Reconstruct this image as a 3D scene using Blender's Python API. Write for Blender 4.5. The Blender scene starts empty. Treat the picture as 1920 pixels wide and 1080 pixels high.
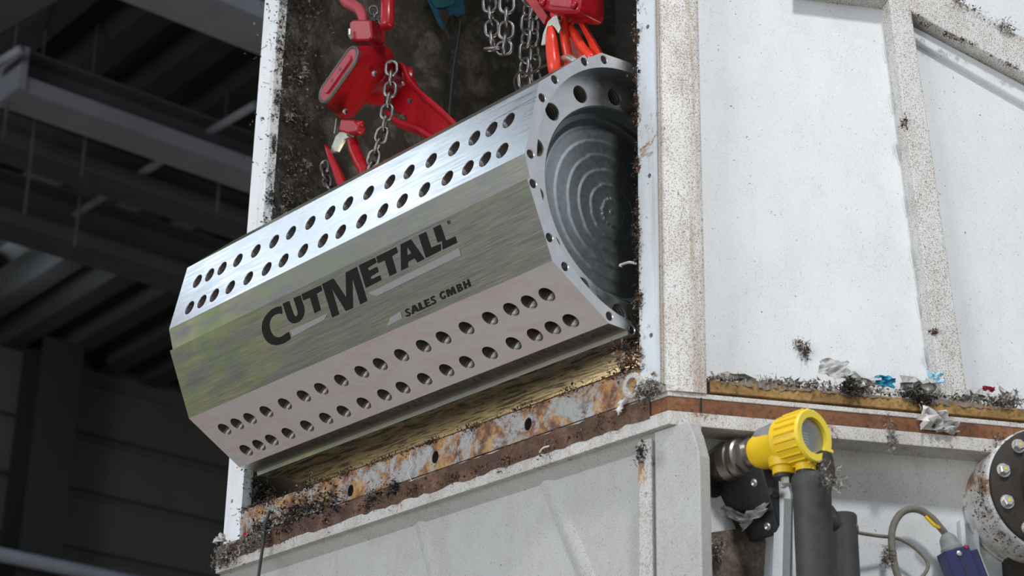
import bpy, bmesh, math, random
from mathutils import Vector, Matrix
from mathutils.geometry import tessellate_polygon
random.seed(7)
V = Vector
SC = bpy.context.scene
COL = SC.collection

# ------------------------------------------------------------------ camera
F = 3720.0
MW = Matrix(((0.66648197, -0.28547644, -0.68869804),
             (0.74531524, 0.27685038, 0.60651386),
             (0.01752089, -0.91752769, 0.39728573)))      # camera (right, down, forward) -> world
EYE = V((0, 0, 1.6))
cam = bpy.data.cameras.new('camera'); camo = bpy.data.objects.new('camera', cam); COL.objects.link(camo)
R3 = Matrix((MW.col[0], -MW.col[1], -MW.col[2])).transposed()
camo.matrix_world = Matrix.Translation(EYE) @ R3.to_4x4()
cam.sensor_width = 36; cam.lens = F / 1920 * 36; cam.clip_end = 200
cam.dof.use_dof = True; cam.dof.focus_distance = 5.0; cam.dof.aperture_fstop = 4.5
SC.camera = camo

# ------------------------------------------------------------------ light and exposure
SC.view_settings.view_transform = 'Standard'; SC.view_settings.look = 'None'
SC.view_settings.exposure = 0.0; SC.view_settings.gamma = 1; SC.view_settings.use_curve_mapping = False
w = bpy.data.worlds.new('world'); SC.world = w; w.use_nodes = True
w.node_tree.nodes['Background'].inputs[0].default_value = (0.80, 0.88, 1.0, 1)
w.node_tree.nodes['Background'].inputs[1].default_value = 0.60

def area(name, loc, target, sx, sy, power, colour, spread=180):
    l = bpy.data.lights.new(name, 'AREA'); l.shape = 'RECTANGLE'; l.size = sx; l.size_y = sy
    l.energy = power; l.color = colour; l.spread = math.radians(spread)
    o = bpy.data.objects.new(name, l); COL.objects.link(o); o.location = loc
    o.rotation_euler = (V(target) - V(loc)).to_track_quat('-Z', 'Y').to_euler()
    return o
RC = V((-2.91152849, 2.95159355, 3.62537768))       # centre of the rotor's near end
KD = V((0.915 * .70, -0.40 * .70, .70)).normalized()
area('hall_floodlight', V((-2.8, 3, 3.6)) + KD * 9, (-2.8, 3, 3.6), .9, .9, 23, (1.0, .98, .95), 40)
area('roof_skylight', (-9.0, .2, 8.9), (-3.6, 2.9, 3.6), 3.4, 3.0, 36, (.86, .93, 1.0), 120)
area('front_fill_softbox', (-3.0, -11, 3.2), (-3.2, 3, 2.6), 9.0, 6.0, 620, (.95, .97, 1.0), 140)  # large fill light added to brighten the front faces

area('underside_fill_light', (-3.35, 3.95, 2.62), (-3.4, 3.1, 3.3), 1.3, .5, 22, (1.0, .86, .62), 150)  # fill light added inside the housing to brighten the rotor's underside

# ------------------------------------------------------------------ geometry helpers
def ray(x, y): return MW @ V((x - 960, y - 540, F))
def hit(x, y, p, n):
    r = ray(x, y); n = V(n); return EYE + r * ((V(p) - EYE).dot(n) / r.dot(n))
def onY(x, y, Y): return hit(x, y, (0, Y, 0), (0, 1, 0))
def onX(x, y, X): return hit(x, y, (X, 0, 0), (1, 0, 0))
def onZ(x, y, Z): return hit(x, y, (0, 0, Z), (0, 0, 1))

def link(name, me, mat=None, parent=None, kind=None, smooth=False):
    o = bpy.data.objects.new(name, me); COL.objects.link(o)
    if mat and not me.materials: me.materials.append(mat)
    if parent: o.parent = parent
    if kind: o['kind'] = kind
    if smooth:
        for p in me.polygons: p.use_smooth = True
    return o
def mesh(name, vs, fs, mat=None, parent=None, kind=None, smooth=False, fix=True):
    me = bpy.data.meshes.new(name); me.from_pydata([tuple(v) for v in vs], [], fs)
    if fix:
        b = bmesh.new(); b.from_mesh(me); bmesh.ops.remove_doubles(b, verts=b.verts, dist=1e-6)
        bmesh.ops.recalc_face_normals(b, faces=b.faces); b.to_mesh(me); b.free()
    return link(name, me, mat, parent, kind, smooth)
def thing(name, label, cat, loc=None, group=None):
    o = bpy.data.objects.new(name, None); COL.objects.link(o); o.empty_display_size = .05
    tag(o, label, cat, group)
    return o
def tag(o, label, cat, group=None):
    o['label'] = label; o['category'] = cat
    if group: o['group'] = group
    return o
class MB:
    def __init__(s): s.v = []; s.f = []
    def add(s, vs, fs):
        n = len(s.v); s.v += [V(v) for v in vs]; s.f += [tuple(i + n for i in f) for f in fs]; return s
    def prism(s, pts, d):
        n = len(pts); pts = [V(p) for p in pts]; d = V(d)
        return s.add(pts + [p + d for p in pts], [tuple(range(n)), tuple(range(2 * n - 1, n - 1, -1))] +
                     [(i, (i + 1) % n, (i + 1) % n + n, i + n) for i in range(n)])
    def box(s, a, b):
        (x0, y0, z0), (x1, y1, z1) = a, b
        return s.prism([(x0, y0, z0), (x1, y0, z0), (x1, y1, z0), (x0, y1, z0)], (0, 0, z1 - z0))
    def lathe(s, o, ax, prof, n=32, cap=True, ph=0.0):
        o = V(o); ax = V(ax).normalized(); u = ax.orthogonal().normalized() if abs(ax.z) > .9 else (V((0, 0, 1)) - ax * ax.z).normalized()
        w_ = ax.cross(u); vs = []; fs = []
        for t, r in prof:
            for k in range(n):
                a = ph + 2 * math.pi * k / n
                vs.append(o + ax * t + (u * math.cos(a) + w_ * math.sin(a)) * r)
        m = len(prof)
        for i in range(m - 1):
            for k in range(n): fs.append((i * n + k, i * n + (k + 1) % n, (i + 1) * n + (k + 1) % n, (i + 1) * n + k))
        if cap: fs += [tuple(range(n))[::-1], tuple(range((m - 1) * n, m * n))]
        return s.add(vs, fs)
    def tube(s, pts, rad, n=10, close=False, flat=1.0):
        pts = [V(p) for p in pts]; m = len(pts)
        rr = rad if isinstance(rad, (list, tuple)) else [rad] * m
        vs = []; fs = []; u = None
        for i, p in enumerate(pts):
            if close: t = (pts[(i + 1) % m] - pts[i - 1])
            else: t = pts[min(i + 1, m - 1)] - pts[max(i - 1, 0)]
            t.normalize()
            u = t.orthogonal().normalized() if u is None else (u - t * u.dot(t)).normalized()
            w_ = t.cross(u)
            for k in range(n):
                a = 2 * math.pi * k / n
                vs.append(p + (u * math.cos(a) + w_ * math.sin(a) * flat) * rr[i])
        for i in range(m if close else m - 1):
            j = (i + 1) % m
            for k in range(n): fs.append((i * n + k, i * n + (k + 1) % n, j * n + (k + 1) % n, j * n + k))
        if not close: fs += [tuple(range(n))[::-1], tuple(range((m - 1) * n, m * n))]
        return s.add(vs, fs)
    def sheet(s, contours, off=None):          # polygon with holes; optional thickness vector
        cs = [[V(p) for p in c] for c in contours]
        tris = tessellate_polygon(cs); flat = [p for c in cs for p in c]
        s.add(flat, [tuple(t) for t in tris])
        if off is not None:
            off = V(off); s.add([p + off for p in flat], [tuple(t[::-1]) for t in tris])
            for c in cs:
                n = len(c); s.add(c + [p + off for p in c], [(i, (i + 1) % n, (i + 1) % n + n, i + n) for i in range(n)])
        return s
    def build(s, name, mat=None, parent=None, kind=None, smooth=False, fix=True, bevel=0, segs=2):
        o = mesh(name, s.v, s.f, mat, parent, kind, smooth, fix)
        if bevel:
            m = o.modifiers.new('bevel', 'BEVEL'); m.width = bevel; m.segments = segs; m.limit_method = 'ANGLE'; m.angle_limit = math.radians(35)
        return o
def spline(pts, k=6):                            # Catmull-Rom
    pts = [V(p) for p in pts]; out = []
    q = [pts[0] * 2 - pts[1]] + pts + [pts[-1] * 2 - pts[-2]]
    for i in range(1, len(q) - 2):
        for j in range(k):
            t = j / k; a, b, c, d = q[i - 1:i + 3]
            out.append(.5 * ((2 * b) + (c - a) * t + (2 * a - 5 * b + 4 * c - d) * t * t + (3 * b - a - 3 * c + d) * t ** 3))
    out.append(pts[-1]); return out
def lerp_list(a, n):
    out = []
    for i in range(n):
        t = i / (n - 1) * (len(a) - 1); j = min(int(t), len(a) - 2); out.append(a[j] + (a[j + 1] - a[j]) * (t - j))
    return out
def autosmooth(o, ang=35):
    me = o.data
    for p in me.polygons: p.use_smooth = True
    b = bmesh.new(); b.from_mesh(me)
    for e in b.edges:
        if len(e.link_faces) == 2 and e.calc_face_angle(0) > math.radians(ang): e.smooth = False
    b.to_mesh(me); b.free(); return o

# ------------------------------------------------------------------ materials
class NT:
    def __init__(s, name):
        s.m = bpy.data.materials.new(name); s.m.use_nodes = True; s.t = s.m.node_tree
        s.b = s.t.nodes['Principled BSDF']; s.tc = s.t.nodes.new('ShaderNodeTexCoord').outputs['Object']
    def n(s, k, **kw):
        x = s.t.nodes.new(k)
        for a, b in kw.items():
            if a in ('i',):
                for q, v in b.items():
                    if hasattr(v, 'is_output') or isinstance(v, bpy.types.NodeSocket): s.t.links.new(v, x.inputs[q])
                    else: x.inputs[q].default_value = v
            else: setattr(x, a, b)
        return x
    def mapping(s, scale=(1, 1, 1), rot=(0, 0, 0), src=None):
        return s.n('ShaderNodeMapping', i={0: src or s.tc, 3: scale, 2: rot}).outputs[0]
    def noise(s, scale, detail=4, rough=.55, vec=None, dist=0):
        return s.n('ShaderNodeTexNoise', i={'Vector': vec or s.tc, 'Scale': scale, 'Detail': detail, 'Roughness': rough, 'Distortion': dist}).outputs[0]
    def ramp(s, f, stops, interp='LINEAR'):
        r = s.n('ShaderNodeValToRGB', i={0: f}); e = r.color_ramp.elements; r.color_ramp.interpolation = interp
        while len(e) < len(stops): e.new(.5)
        for x, (p, c) in zip(e, stops):
            x.position = p; x.color = (c, c, c, 1) if isinstance(c, (int, float)) else (*c, 1)
        return r.outputs[0]
    def mix(s, f, a, b, mode='MIX'):
        x = s.n('ShaderNodeMix', data_type='RGBA', blend_type=mode)
        for k, v in ((0, f), (6, a), (7, b)):
            if isinstance(v, bpy.types.NodeSocket): s.t.links.new(v, x.inputs[k])
            else: x.inputs[k].default_value = v if k == 0 else (*v, 1)
        return x.outputs[2]
    def math(s, op, a, b=0.0):
        return s.n('ShaderNodeMath', operation=op, i={0: a, 1: b}).outputs[0]
    def set(s, **kw):
        for k, v in kw.items():
            k = {'col': 'Base Color', 'rough': 'Roughness', 'metal': 'Metallic', 'spec': 'Specular IOR Level', 'coat': 'Coat Weight', 'trans': 'Transmission Weight', 'emit': 'Emission Color', 'es': 'Emission Strength', 'aniso': 'Anisotropic', 'alpha': 'Alpha'}[k]
            if isinstance(v, bpy.types.NodeSocket): s.t.links.new(v, s.b.inputs[k])
            elif isinstance(v, tuple): s.b.inputs[k].default_value = (*v, 1)
            else: s.b.inputs[k].default_value = v
        return s
    def bump(s, h, st=.3, dist=.002):
        b = s.n('ShaderNodeBump', i={'Height': h, 'Strength': st, 'Distance': dist}); s.t.links.new(b.outputs[0], s.b.inputs['Normal']); return s

def plain(name, col, rough=.5, metal=0.0, var=.15, scale=30, bump=.15):
    t = NT(name); n = t.noise(scale, 5, .6)
    t.set(col=t.mix(n, tuple(c * (1 - var) for c in col), tuple(min(1, c * (1 + var)) for c in col)), rough=rough, metal=metal)
    t.bump(n, bump, .002); return t.m
def dirty_paint(name, base=(.72, .74, .745), speck=.5, brown=.5, fine=420, drip=0.0, rust=0.0, rough=.55):
    t = NT(name)
    a = t.noise(fine, 2, .5); b = t.noise(fine * .33, 3, .6)
    big = t.noise(5, 5, .65)
    smudge = t.noise(16, 6, .7, t.mapping((1, 1, .45)))
    lim = .66 - .15 * speck
    # specks come denser in some zones
    dens = t.math('ADD', a, t.math('MULTIPLY', t.math('SUBTRACT', smudge, .5), .25))
    m1 = t.ramp(dens, [(lim, 0), (lim + .035, 1)])
    m2 = t.ramp(b, [(.70 - .06 * speck, 0), (.73 - .05 * speck, 1)])
    col = t.mix(t.ramp(big, [(.3, 0), (.75, 1)]), base, tuple(c * .90 for c in base))
    dirt = t.mix(a, (.16, .12, .085), (.30, .235, .17))
    col = t.mix(t.math('MULTIPLY', t.ramp(smudge, [(.45, 0), (.75, 1)]), brown), col, (.42, .36, .29))
    col = t.mix(t.math('MULTIPLY', m1, .35 + .5 * speck), col, dirt)
    col = t.mix(t.math('MULTIPLY', m2, .75), col, (.09, .07, .055))
    if drip:
        dn = t.noise(26, 4, .6, t.mapping((1, 1, .06)))
        col = t.mix(t.math('MULTIPLY', t.ramp(dn, [(.55, 0), (.72, 1)]), drip), col, (.34, .24, .14))
    if rust:
        rn = t.noise(11, 8, .78, dist=.4)
        rc = t.ramp(t.noise(30, 6, .75), [(.34, (.035, .018, .012)), (.46, (.17, .06, .022)), (.55, (.40, .19, .04)), (.66, (.50, .33, .12))])
        col = t.mix(t.math('MULTIPLY', t.ramp(rn, [(.60 - .16 * rust, 0), (.66 - .14 * rust, 1)]), .92), col, rc)
    t.set(col=col, rough=rough); t.bump(a, .25, .0015); return t.m
def rusty(name, c0, c1, c2, scale=14, bump=.5):
    t = NT(name); a = t.noise(scale, 7, .7, dist=.4); b = t.noise(scale * 9, 4, .6)
    col = t.ramp(a, [(.3, c0), (.5, c1), (.68, c2)]); col = t.mix(t.ramp(b, [(.5, 0), (.7, .7)]), col, (.03, .022, .018))
    t.set(col=col, rough=.85); t.bump(b, bump, .003); return t.m
def steel(name, base, rough, streak=(1.5, 60, 60), tint=None, tmix=.0, aniso=.0, var=.12, rvar=.1, metal=1.0, tscale=(1.2, 3.5, 3.5), stain=False):
    t = NT(name)
    s1 = t.noise(6, 5, .65, t.mapping(streak)); s2 = t.noise(9, 4, .6); fine = t.noise(900, 2, .5)
    col = t.mix(s1, tuple(c * (1 - var) for c in base), tuple(min(1, c * (1 + var)) for c in base))
    if tint:
        p = t.noise(4.2, 4, .6, t.mapping(tscale))
        k_ = [.36, .48, .56, .64, .74] if tmix < .8 else [.40, .47, .52, .57, .62]
        oil_or_reflection = t.ramp(p, list(zip(k_, [tint[0], base, tint[1], base, tint[2]])))
        col = t.mix(tmix, col, oil_or_reflection)
    if stain:      # green-yellow oil film towards the far end of the drum
        x_ = t.n('ShaderNodeSeparateXYZ', i={0: t.tc}).outputs[0]
        g_ = t.n('ShaderNodeMapRange', i={0: x_, 1: -3.55, 2: -4.25, 3: 0.0, 4: 1.0}).outputs[0]
        nz = t.noise(3.0, 5, .6, t.mapping((1.5, 7, 7)))
        col = t.mix(t.math('MULTIPLY', g_, t.ramp(nz, [(.42, 0), (.60, .85)])), col, t.mix(t.ramp(t.noise(7, 3, .5), [(.4, 0), (.6, 1)]), (.40, .55, .22), (.66, .62, .30)))
    col = t.mix(t.ramp(s2, [(.62, 0), (.85, .35)]), col, tuple(c * .6 for c in base))
    r = t.n('ShaderNodeMapRange', i={0: s1, 1: .3, 2: .7, 3: rough - rvar, 4: rough + rvar}).outputs[0]
    t.set(col=col, rough=r, metal=metal, aniso=aniso); t.bump(t.mix(.8, s1, fine), .018, .001); return t.m

M = {}
M['paint_panel'] = dirty_paint('white_panel_paint', (.80, .83, .85), .12, .10, 330)
M['paint_post'] = dirty_paint('speckled_post_paint', (.76, .745, .72), .78, .45, 300, drip=.75)
M['paint_strip'] = dirty_paint('frame_strip_paint', (.72, .78, .83), .10, .25, 330, drip=.45, rust=.12)
M['paint_strip_left'] = dirty_paint('left_strip_paint', (.92, .95, .97), .10, .12, 330, drip=.35)
M['paint_rib'] = dirty_paint('rib_paint', (.72, .715, .70), .85, .26, 360, drip=.2)
M['paint_lower'] = dirty_paint('lower_panel_paint', (.52, .525, .515), .55, .25, 420)
M['paint_edge'] = dirty_paint('flange_edge_paint', (.64, .63, .61), .65, .55, 330, drip=.25, rust=.1)
M['paint_sill'] = dirty_paint('sill_bar_paint', (.42, .45, .46), .6, .8, 330, drip=.4, rust=1.0)
M['rust_brown'] = rusty('brown_stained_plate', (.05, .032, .022), (.16, .12, .085), (.34, .29, .24), 12)
M['paint_seam'] = dirty_paint('dirty_seam_paint', (.42, .39, .36), 1.0, .8, 330)
M['paint_fillet'] = dirty_paint('fillet_paint', (.78, .78, .76), .40, .25, 400)
M['gasket'] = rusty('brown_gasket', (.045, .028, .02), (.13, .07, .045), (.22, .13, .085))
M['gasket_side'] = rusty('orange_brown_gasket', (.09, .04, .022), (.21, .085, .035), (.27, .13, .06), 9)
M['rust_yellow'] = rusty('yellow_rust_flange', (.13, .07, .03), (.33, .19, .06), (.50, .33, .12), 10)
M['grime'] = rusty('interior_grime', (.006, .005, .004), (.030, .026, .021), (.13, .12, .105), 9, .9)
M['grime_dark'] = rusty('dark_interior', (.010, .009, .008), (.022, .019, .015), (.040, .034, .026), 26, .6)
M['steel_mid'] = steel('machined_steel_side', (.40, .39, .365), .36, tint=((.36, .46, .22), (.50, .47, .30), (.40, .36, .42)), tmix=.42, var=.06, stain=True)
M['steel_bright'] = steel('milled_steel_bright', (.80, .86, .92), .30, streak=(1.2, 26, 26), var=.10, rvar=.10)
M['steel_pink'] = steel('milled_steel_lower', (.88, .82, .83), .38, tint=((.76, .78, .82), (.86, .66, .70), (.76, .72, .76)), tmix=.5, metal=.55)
M['steel_end'] = steel('turned_steel_end', (.70, .69, .68), .34, streak=(30, 8, 8))
M['steel_under_reflection'] = steel('steel_painted_reflection', (.66, .58, .40), .32, streak=(5, 22, 22), tint=((.10, .09, .08), (.92, .80, .54), (.16, .14, .12)), tmix=.85, metal=.5, tscale=(2.2, 11, 11))  # gold and dark mottles paint the interior's reflection into the colour
M['steel_bore'] = steel('bore_steel', (.40, .44, .46), .46, streak=(20, 12, 12), var=.25, rvar=.04)
M['thread'] = steel('thread_steel', (.11, .10, .095), .34, var=.1, metal=.8)
M['black_print'] = plain('black_print', (.020, .019, .018), .8, 0, .1, 90, .05)
M['black_print'].node_tree.nodes['Principled BSDF'].inputs['Specular IOR Level'].default_value = .1
M['grey_print'] = plain('grey_print', (.29, .285, .28), .6, 0, .05, 90, .05)
M['red'] = plain('red_hoist_paint', (.36, .008, .015), .27, 0, .35, 55, .12)
M['red_worn'] = plain('worn_pink_red_paint', (.42, .06, .08), .5, 0, .4, 70, .2)
M['orange_red'] = plain('orange_red_hook_paint', (.72, .045, .02), .28, 0, .25, 60, .1)
M['edge_grey'] = plain('worn_grey_edge', (.13, .12, .12), .45, .5, .3, 60, .2)
M['chain'] = plain('chain_steel', (.21, .20, .195), .38, .95, .35, 120, .2)
M['galv'] = plain('galvanised_steel', (.62, .61, .58), .38, .9, .2, 80, .15)
M['fitting'] = plain('dull_fitting_steel', (.40, .37, .34), .34, .9, .3, 60, .1)
M['latch'] = plain('latch_metal', (.62, .60, .52), .4, .6, .25, 80, .15)
M['yellow'] = plain('yellow_enamel', (.88, .58, .012), .42, 0, .10, 260, .08)
M['yellow_light'] = plain('clean_yellow_enamel', (.95, .72, .05), .38, 0, .05, 100, .05)
M['black_plastic'] = plain('black_plastic', (.028, .030, .033), .5, 0, .4, 60, .15)
M['rubber'] = plain('dusty_rubber', (.050, .050, .052), .62, 0, .45, 45, .3)
M['cable_grey'] = plain('dusty_grey_cable', (.20, .18, .15), .75, 0, .4, 90, .4)
M['blue_switch'] = plain('blue_switch_plastic', (.022, .026, .105), .42, 0, .2, 70, .1)
M['grey_plastic'] = plain('grey_gland_plastic', (.26, .27, .27), .6, 0, .25, 90, .2)
M['dark_iron'] = plain('dirty_dark_iron', (.035, .028, .022), .7, .2, .5, 50, .8)
M['blue_film'] = plain('blue_plastic_film', (.02, .30, .50), .35, 0, .3, 40, .5)
M['pale_blue_film'] = plain('pale_blue_film', (.42, .68, .80), .45, 0, .15, 40, .4)
M['blue_scrap'] = plain('blue_teal_scrap', (.015, .075, .14), .6, 0, .6, 30, .5)
M['teal'] = plain('teal_scrap', (.01, .10, .10), .6, 0, .4, 30, .4)
M['red_film'] = plain('red_film', (.45, .02, .03), .5, 0, .3, 40, .4)
M['paper'] = plain('dirty_white_paper', (.72, .71, .69), .75, 0, .18, 40, .6)
M['grey_film'] = plain('dusty_clear_film', (.50, .50, .48), .6, 0, .25, 40, .6)
M['hall_beam'] = plain('hall_beam_paint', (.085, .088, .095), .6, 0, .3, 3, .1)
M['hall_beam_pale'] = plain('pale_beam_paint', (.32, .335, .39), .5, 0, .3, 2, .1)
M['hall_deck'] = plain('dark_roof_deck', (.034, .032, .030), .7, 0, .3, 2, .1)
M['hall_wall'] = plain('dark_wall_cladding', (.070, .066, .060), .7, 0, .35, 1.2, .1)
M['hall_red'] = plain('red_crane_paint', (.22, .012, .015), .5, 0, .2, 5, .1)
t = NT('waste_floor'); n1 = t.noise(1.6, 8, .75, dist=.5); n2 = t.noise(14, 5, .7)
t.set(col=t.mix(.45, t.ramp(n1, [(.32, (.02, .018, .015)), (.44, (.16, .12, .08)), (.54, (.40, .34, .26)), (.66, (.66, .60, .48))]), t.ramp(n2, [(.35, (.03, .02, .015)), (.65, (.6, .52, .36))])), rough=.9); M['floor'] = t.m
t = NT('fluff')      # dust and fibre: each crumb its own tone
g = t.n('ShaderNodeNewGeometry').outputs['Random Per Island']
t.set(col=t.ramp(g, [(0, (.06, .045, .035)), (.3, (.14, .11, .09)), (.6, (.25, .215, .18)), (.86, (.38, .35, .31)), (1, (.62, .60, .57))]), rough=.95); M['fluff'] = t.m
t = NT('rust_fluff'); g = t.n('ShaderNodeNewGeometry').outputs['Random Per Island']
t.set(col=t.ramp(g, [(0, (.02, .014, .01)), (.4, (.075, .045, .03)), (.7, (.19, .07, .03)), (.9, (.16, .13, .11)), (1, (.40, .37, .33))]), rough=.95); M['rust_fluff'] = t.m
t = NT('dark_fluff'); g = t.n('ShaderNodeNewGeometry').outputs['Random Per Island']
t.set(col=t.ramp(g, [(0, (.008, .007, .006)), (.5, (.028, .024, .020)), (.85, (.075, .066, .055)), (1, (.33, .31, .29))]), rough=.95); M['dark_fluff'] = t.m
t = NT('sight_glass'); t.set(col=(.9, .92, .92), rough=.03, trans=.92); M['glass'] = t.m
t = NT('clear_sleeve'); t.set(col=(.30, .30, .31), rough=.25, spec=.8); M['sleeve'] = t.m
t = NT('lamp_face'); t.set(col=(.8, .9, 1), emit=(.75, .88, 1.0), es=6.0); M['lamp'] = t.m

def fluff(name, pts, n, spread, size, mat, parent=None, label=None, strand=.3, seed=1):
    """dust crumbs and fibres scattered along a polyline: nobody could count them"""
    rnd = random.Random(seed); mb = MB(); pts = [V(p) for p in pts]
    L = [(pts[i + 1] - pts[i]).length for i in range(len(pts) - 1)]; T = sum(L)
    for _ in range(n):
        # crumbs bunch up
        d = rnd.random() * T; d += .03 * math.sin(d * 37 + seed) + .015 * math.sin(d * 91)
        d = min(max(d, 0), T * .999); i = 0
        while d > L[i]: d -= L[i]; i += 1
        p = pts[i].lerp(pts[i + 1], d / L[i])
        cl = .55 + .45 * math.sin(p.x * 31 + p.z * 43 + seed)
        p = p + V([rnd.gauss(0, s) * (.4 + cl) for s in spread])
        s = size * rnd.uniform(.35, 1.25)
        if rnd.random() < strand:
            q = [p]; dr = V([rnd.gauss(0, 1) for _ in range(3)]).normalized()
            for _k in range(3):
                dr = (dr + V([rnd.gauss(0, .9) for _ in range(3)]) + V((0, 0, -.2))).normalized(); q.append(q[-1] + dr * s * .8)
            mb.tube(q, s * .10, 3)
        else:
            vs = [p + V([rnd.gauss(0, 1) for _ in range(3)]).normalized() * s * rnd.uniform(.4, 1) for _ in range(4)]
            mb.add(vs, [(0, 1, 2), (0, 3, 1), (1, 3, 2), (0, 2, 3)])
    o = mb.build(name, M[mat], parent, 'stuff', fix=False)
    if label and not parent: tag(o, label, 'dirt')
    return o
def scrap(name, c, ux, uz, w_, h_, mat, label, cat='scrap', seed=1, rough=.35, group=None):
    """crumpled sheet of film or paper with a torn outline"""
    rnd = random.Random(seed); ux = V(ux).normalized(); uz = V(uz).normalized(); nn = ux.cross(uz); g = 7; vs = []; fs = []
    for j in range(g):
        for i in range(g):
            a = i / (g - 1) - .5; b = j / (g - 1) - .5; e = max(abs(a), abs(b)) * 2
            k = 1 + (rnd.uniform(-.35, .12) if e > .95 else 0)
            vs.append(V(c) + ux * a * w_ * k + uz * b * h_ * k + nn * rnd.gauss(0, rough * min(w_, h_) * .35))
    for j in range(g - 1):
        for i in range(g - 1): fs.append((j * g + i, j * g + i + 1, (j + 1) * g + i + 1, (j + 1) * g + i))
    o = mesh(name, vs, fs, M[mat]); m = o.modifiers.new('thick', 'SOLIDIFY'); m.thickness = .0006
    return tag(o, label, cat, group)

# ------------------------------------------------------------------ hall
HD = V((math.cos(math.radians(88)), math.sin(math.radians(88)), 0))   # hall's long direction
HN = V((HD.y, -HD.x, 0))                                              # across the hall, towards the machine
DZ = 8.9
def hp(a, s, z): return HN * a + HD * s + V((0, 0, z))
mb = MB(); mb.box((-40, -30, -.1), (30, 30, 0)); mb.build('floor', M['floor'], kind='structure')
# roof deck: trapezoid corrugation running across the hall
mb = MB(); prof = []; s = -3.0
while s < 20:
    prof += [(s, DZ), (s + .20, DZ), (s + .28, DZ + .14), (s + .46, DZ + .14), (s + .54, DZ)]; s += .54
vs = []; fs = []
for (s_, z) in prof: vs += [hp(-18.2, s_, z), hp(-5.0, s_, z)]
for i in range(len(prof) - 1): fs.append((2 * i, 2 * i + 1, 2 * i + 3, 2 * i + 2))
mb.add(vs, fs); o = mb.build('ceiling', M['hall_deck'], kind='structure')
md = o.modifiers.new('t', 'SOLIDIFY'); md.thickness = .01
# far wall: a dark backing with horizontal cladding boards, each its own piece
mb = MB(); mb.prism([hp(-17.6, -3, 0), hp(-17.6, 20, 0), hp(-17.8, 20, 0), hp(-17.8, -3, 0)], (0, 0, DZ + .1))
wall = mb.build('wall_far', M['hall_wall'], kind='structure')
z = 2.2
while z < 8.7:
    h = .60
    mb = MB(); mb.prism([hp(-17.6, -3, z), hp(-17.6, 20, z), hp(-17.6, 20, z + h - .10), hp(-17.6, -3, z + h - .10)], HN * .07)
    mb.build('cladding_board', M['hall_wall'], wall); z += h
# portal column on the wall
a = hit(62, 900, hp(-17.4, 0, 0), HN); sC = a.dot(HD)
mb = MB()
for (u0, u1, v0, v1) in ((-.22, .22, .10, .13), (-.22, .22, .52, .55), (-.02, .02, .13, .52)):
    mb.prism([hp(-17.6 + v0, sC + u0, 0), hp(-17.6 + v0, sC + u1, 0), hp(-17.6 + v1, sC + u1, 0), hp(-17.6 + v1, sC + u0, 0)], (0, 0, DZ))
mb.build('trim_1', plain('column_paint', (.018, .018, .018), .6), kind='structure')
# beams
def beamZ(x, y, Z): return onZ(x, y, Z).dot(HN)
def ibeam(name, label, across, zb, h, wd, s0, s1, mat, grp=None, endcap=False):
    t_ = thing(name, label, 'beam', group=grp)
    def bar(nm, a0, a1, z0, z1, m): MB().prism([hp(a0, s0, z0), hp(a1, s0, z0), hp(a1, s1, z0), hp(a0, s1, z0)], (0, 0, z1 - z0)).build(nm, m, t_)
    bar('bottom_chord', across - wd / 2, across + wd / 2, zb, zb + .115, M[mat])
    bar('web', across - .012, across + .012, zb + .115, zb + h - .025, M['hall_beam'])
    bar('top_flange', across - wd / 2, across + wd / 2, zb + h - .025, zb + h, M['hall_beam'])
    return t_
s_end = onZ(20, 190, 8.0).dot(HD)
b1 = ibeam('roof_beam', 'pale grey channel beam crossing the dark hall ceiling, with a square left end', beamZ(240, 262, 8.0), 8.0, .32, .30, s_end, 16, 'hall_beam_pale')
MB().prism([hp(beamZ(240, 262, 8.0) - .17, s_end, 8.0), hp(beamZ(240, 262, 8.0) + .17, s_end, 8.0), hp(beamZ(240, 262, 8.0) + .17, s_end, 8.32), hp(beamZ(240, 262, 8.0) - .17, s_end, 8.32)], -HD * .05).build('end_plate', M['hall_beam_pale'], b1)
ibeam('roof_beam', 'grey ceiling beam highest in the dark hall, with a bright upper edge', beamZ(430, 45, 8.0), 8.0, .40, .40, -2, 16, 'hall_beam_pale')
ibeam('roof_beam', 'dark ceiling beam next below the pale channel beam', beamZ(240, 365, 8.0), 8.0, .34, .30, -2, 16, 'hall_beam')
ibeam('roof_beam', 'dark ceiling beam lowest of those in the hall, nearest the far wall', beamZ(200, 492, 8.0), 8.0, .42, .34, -2, 16, 'hall_beam')
# long pipe rail low at the far wall
a0 = hit(0, 1040, hp(-16.8, 0, 0), HN)
tag(MB().tube([hp(-16.8, -2, a0.z), hp(-16.8, 18, a0.z)], .07, 10).build('wall_pipe', M['hall_beam_pale'], smooth=True), 'pale grey pipe running low along the far dark wall', 'pipe')
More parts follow.
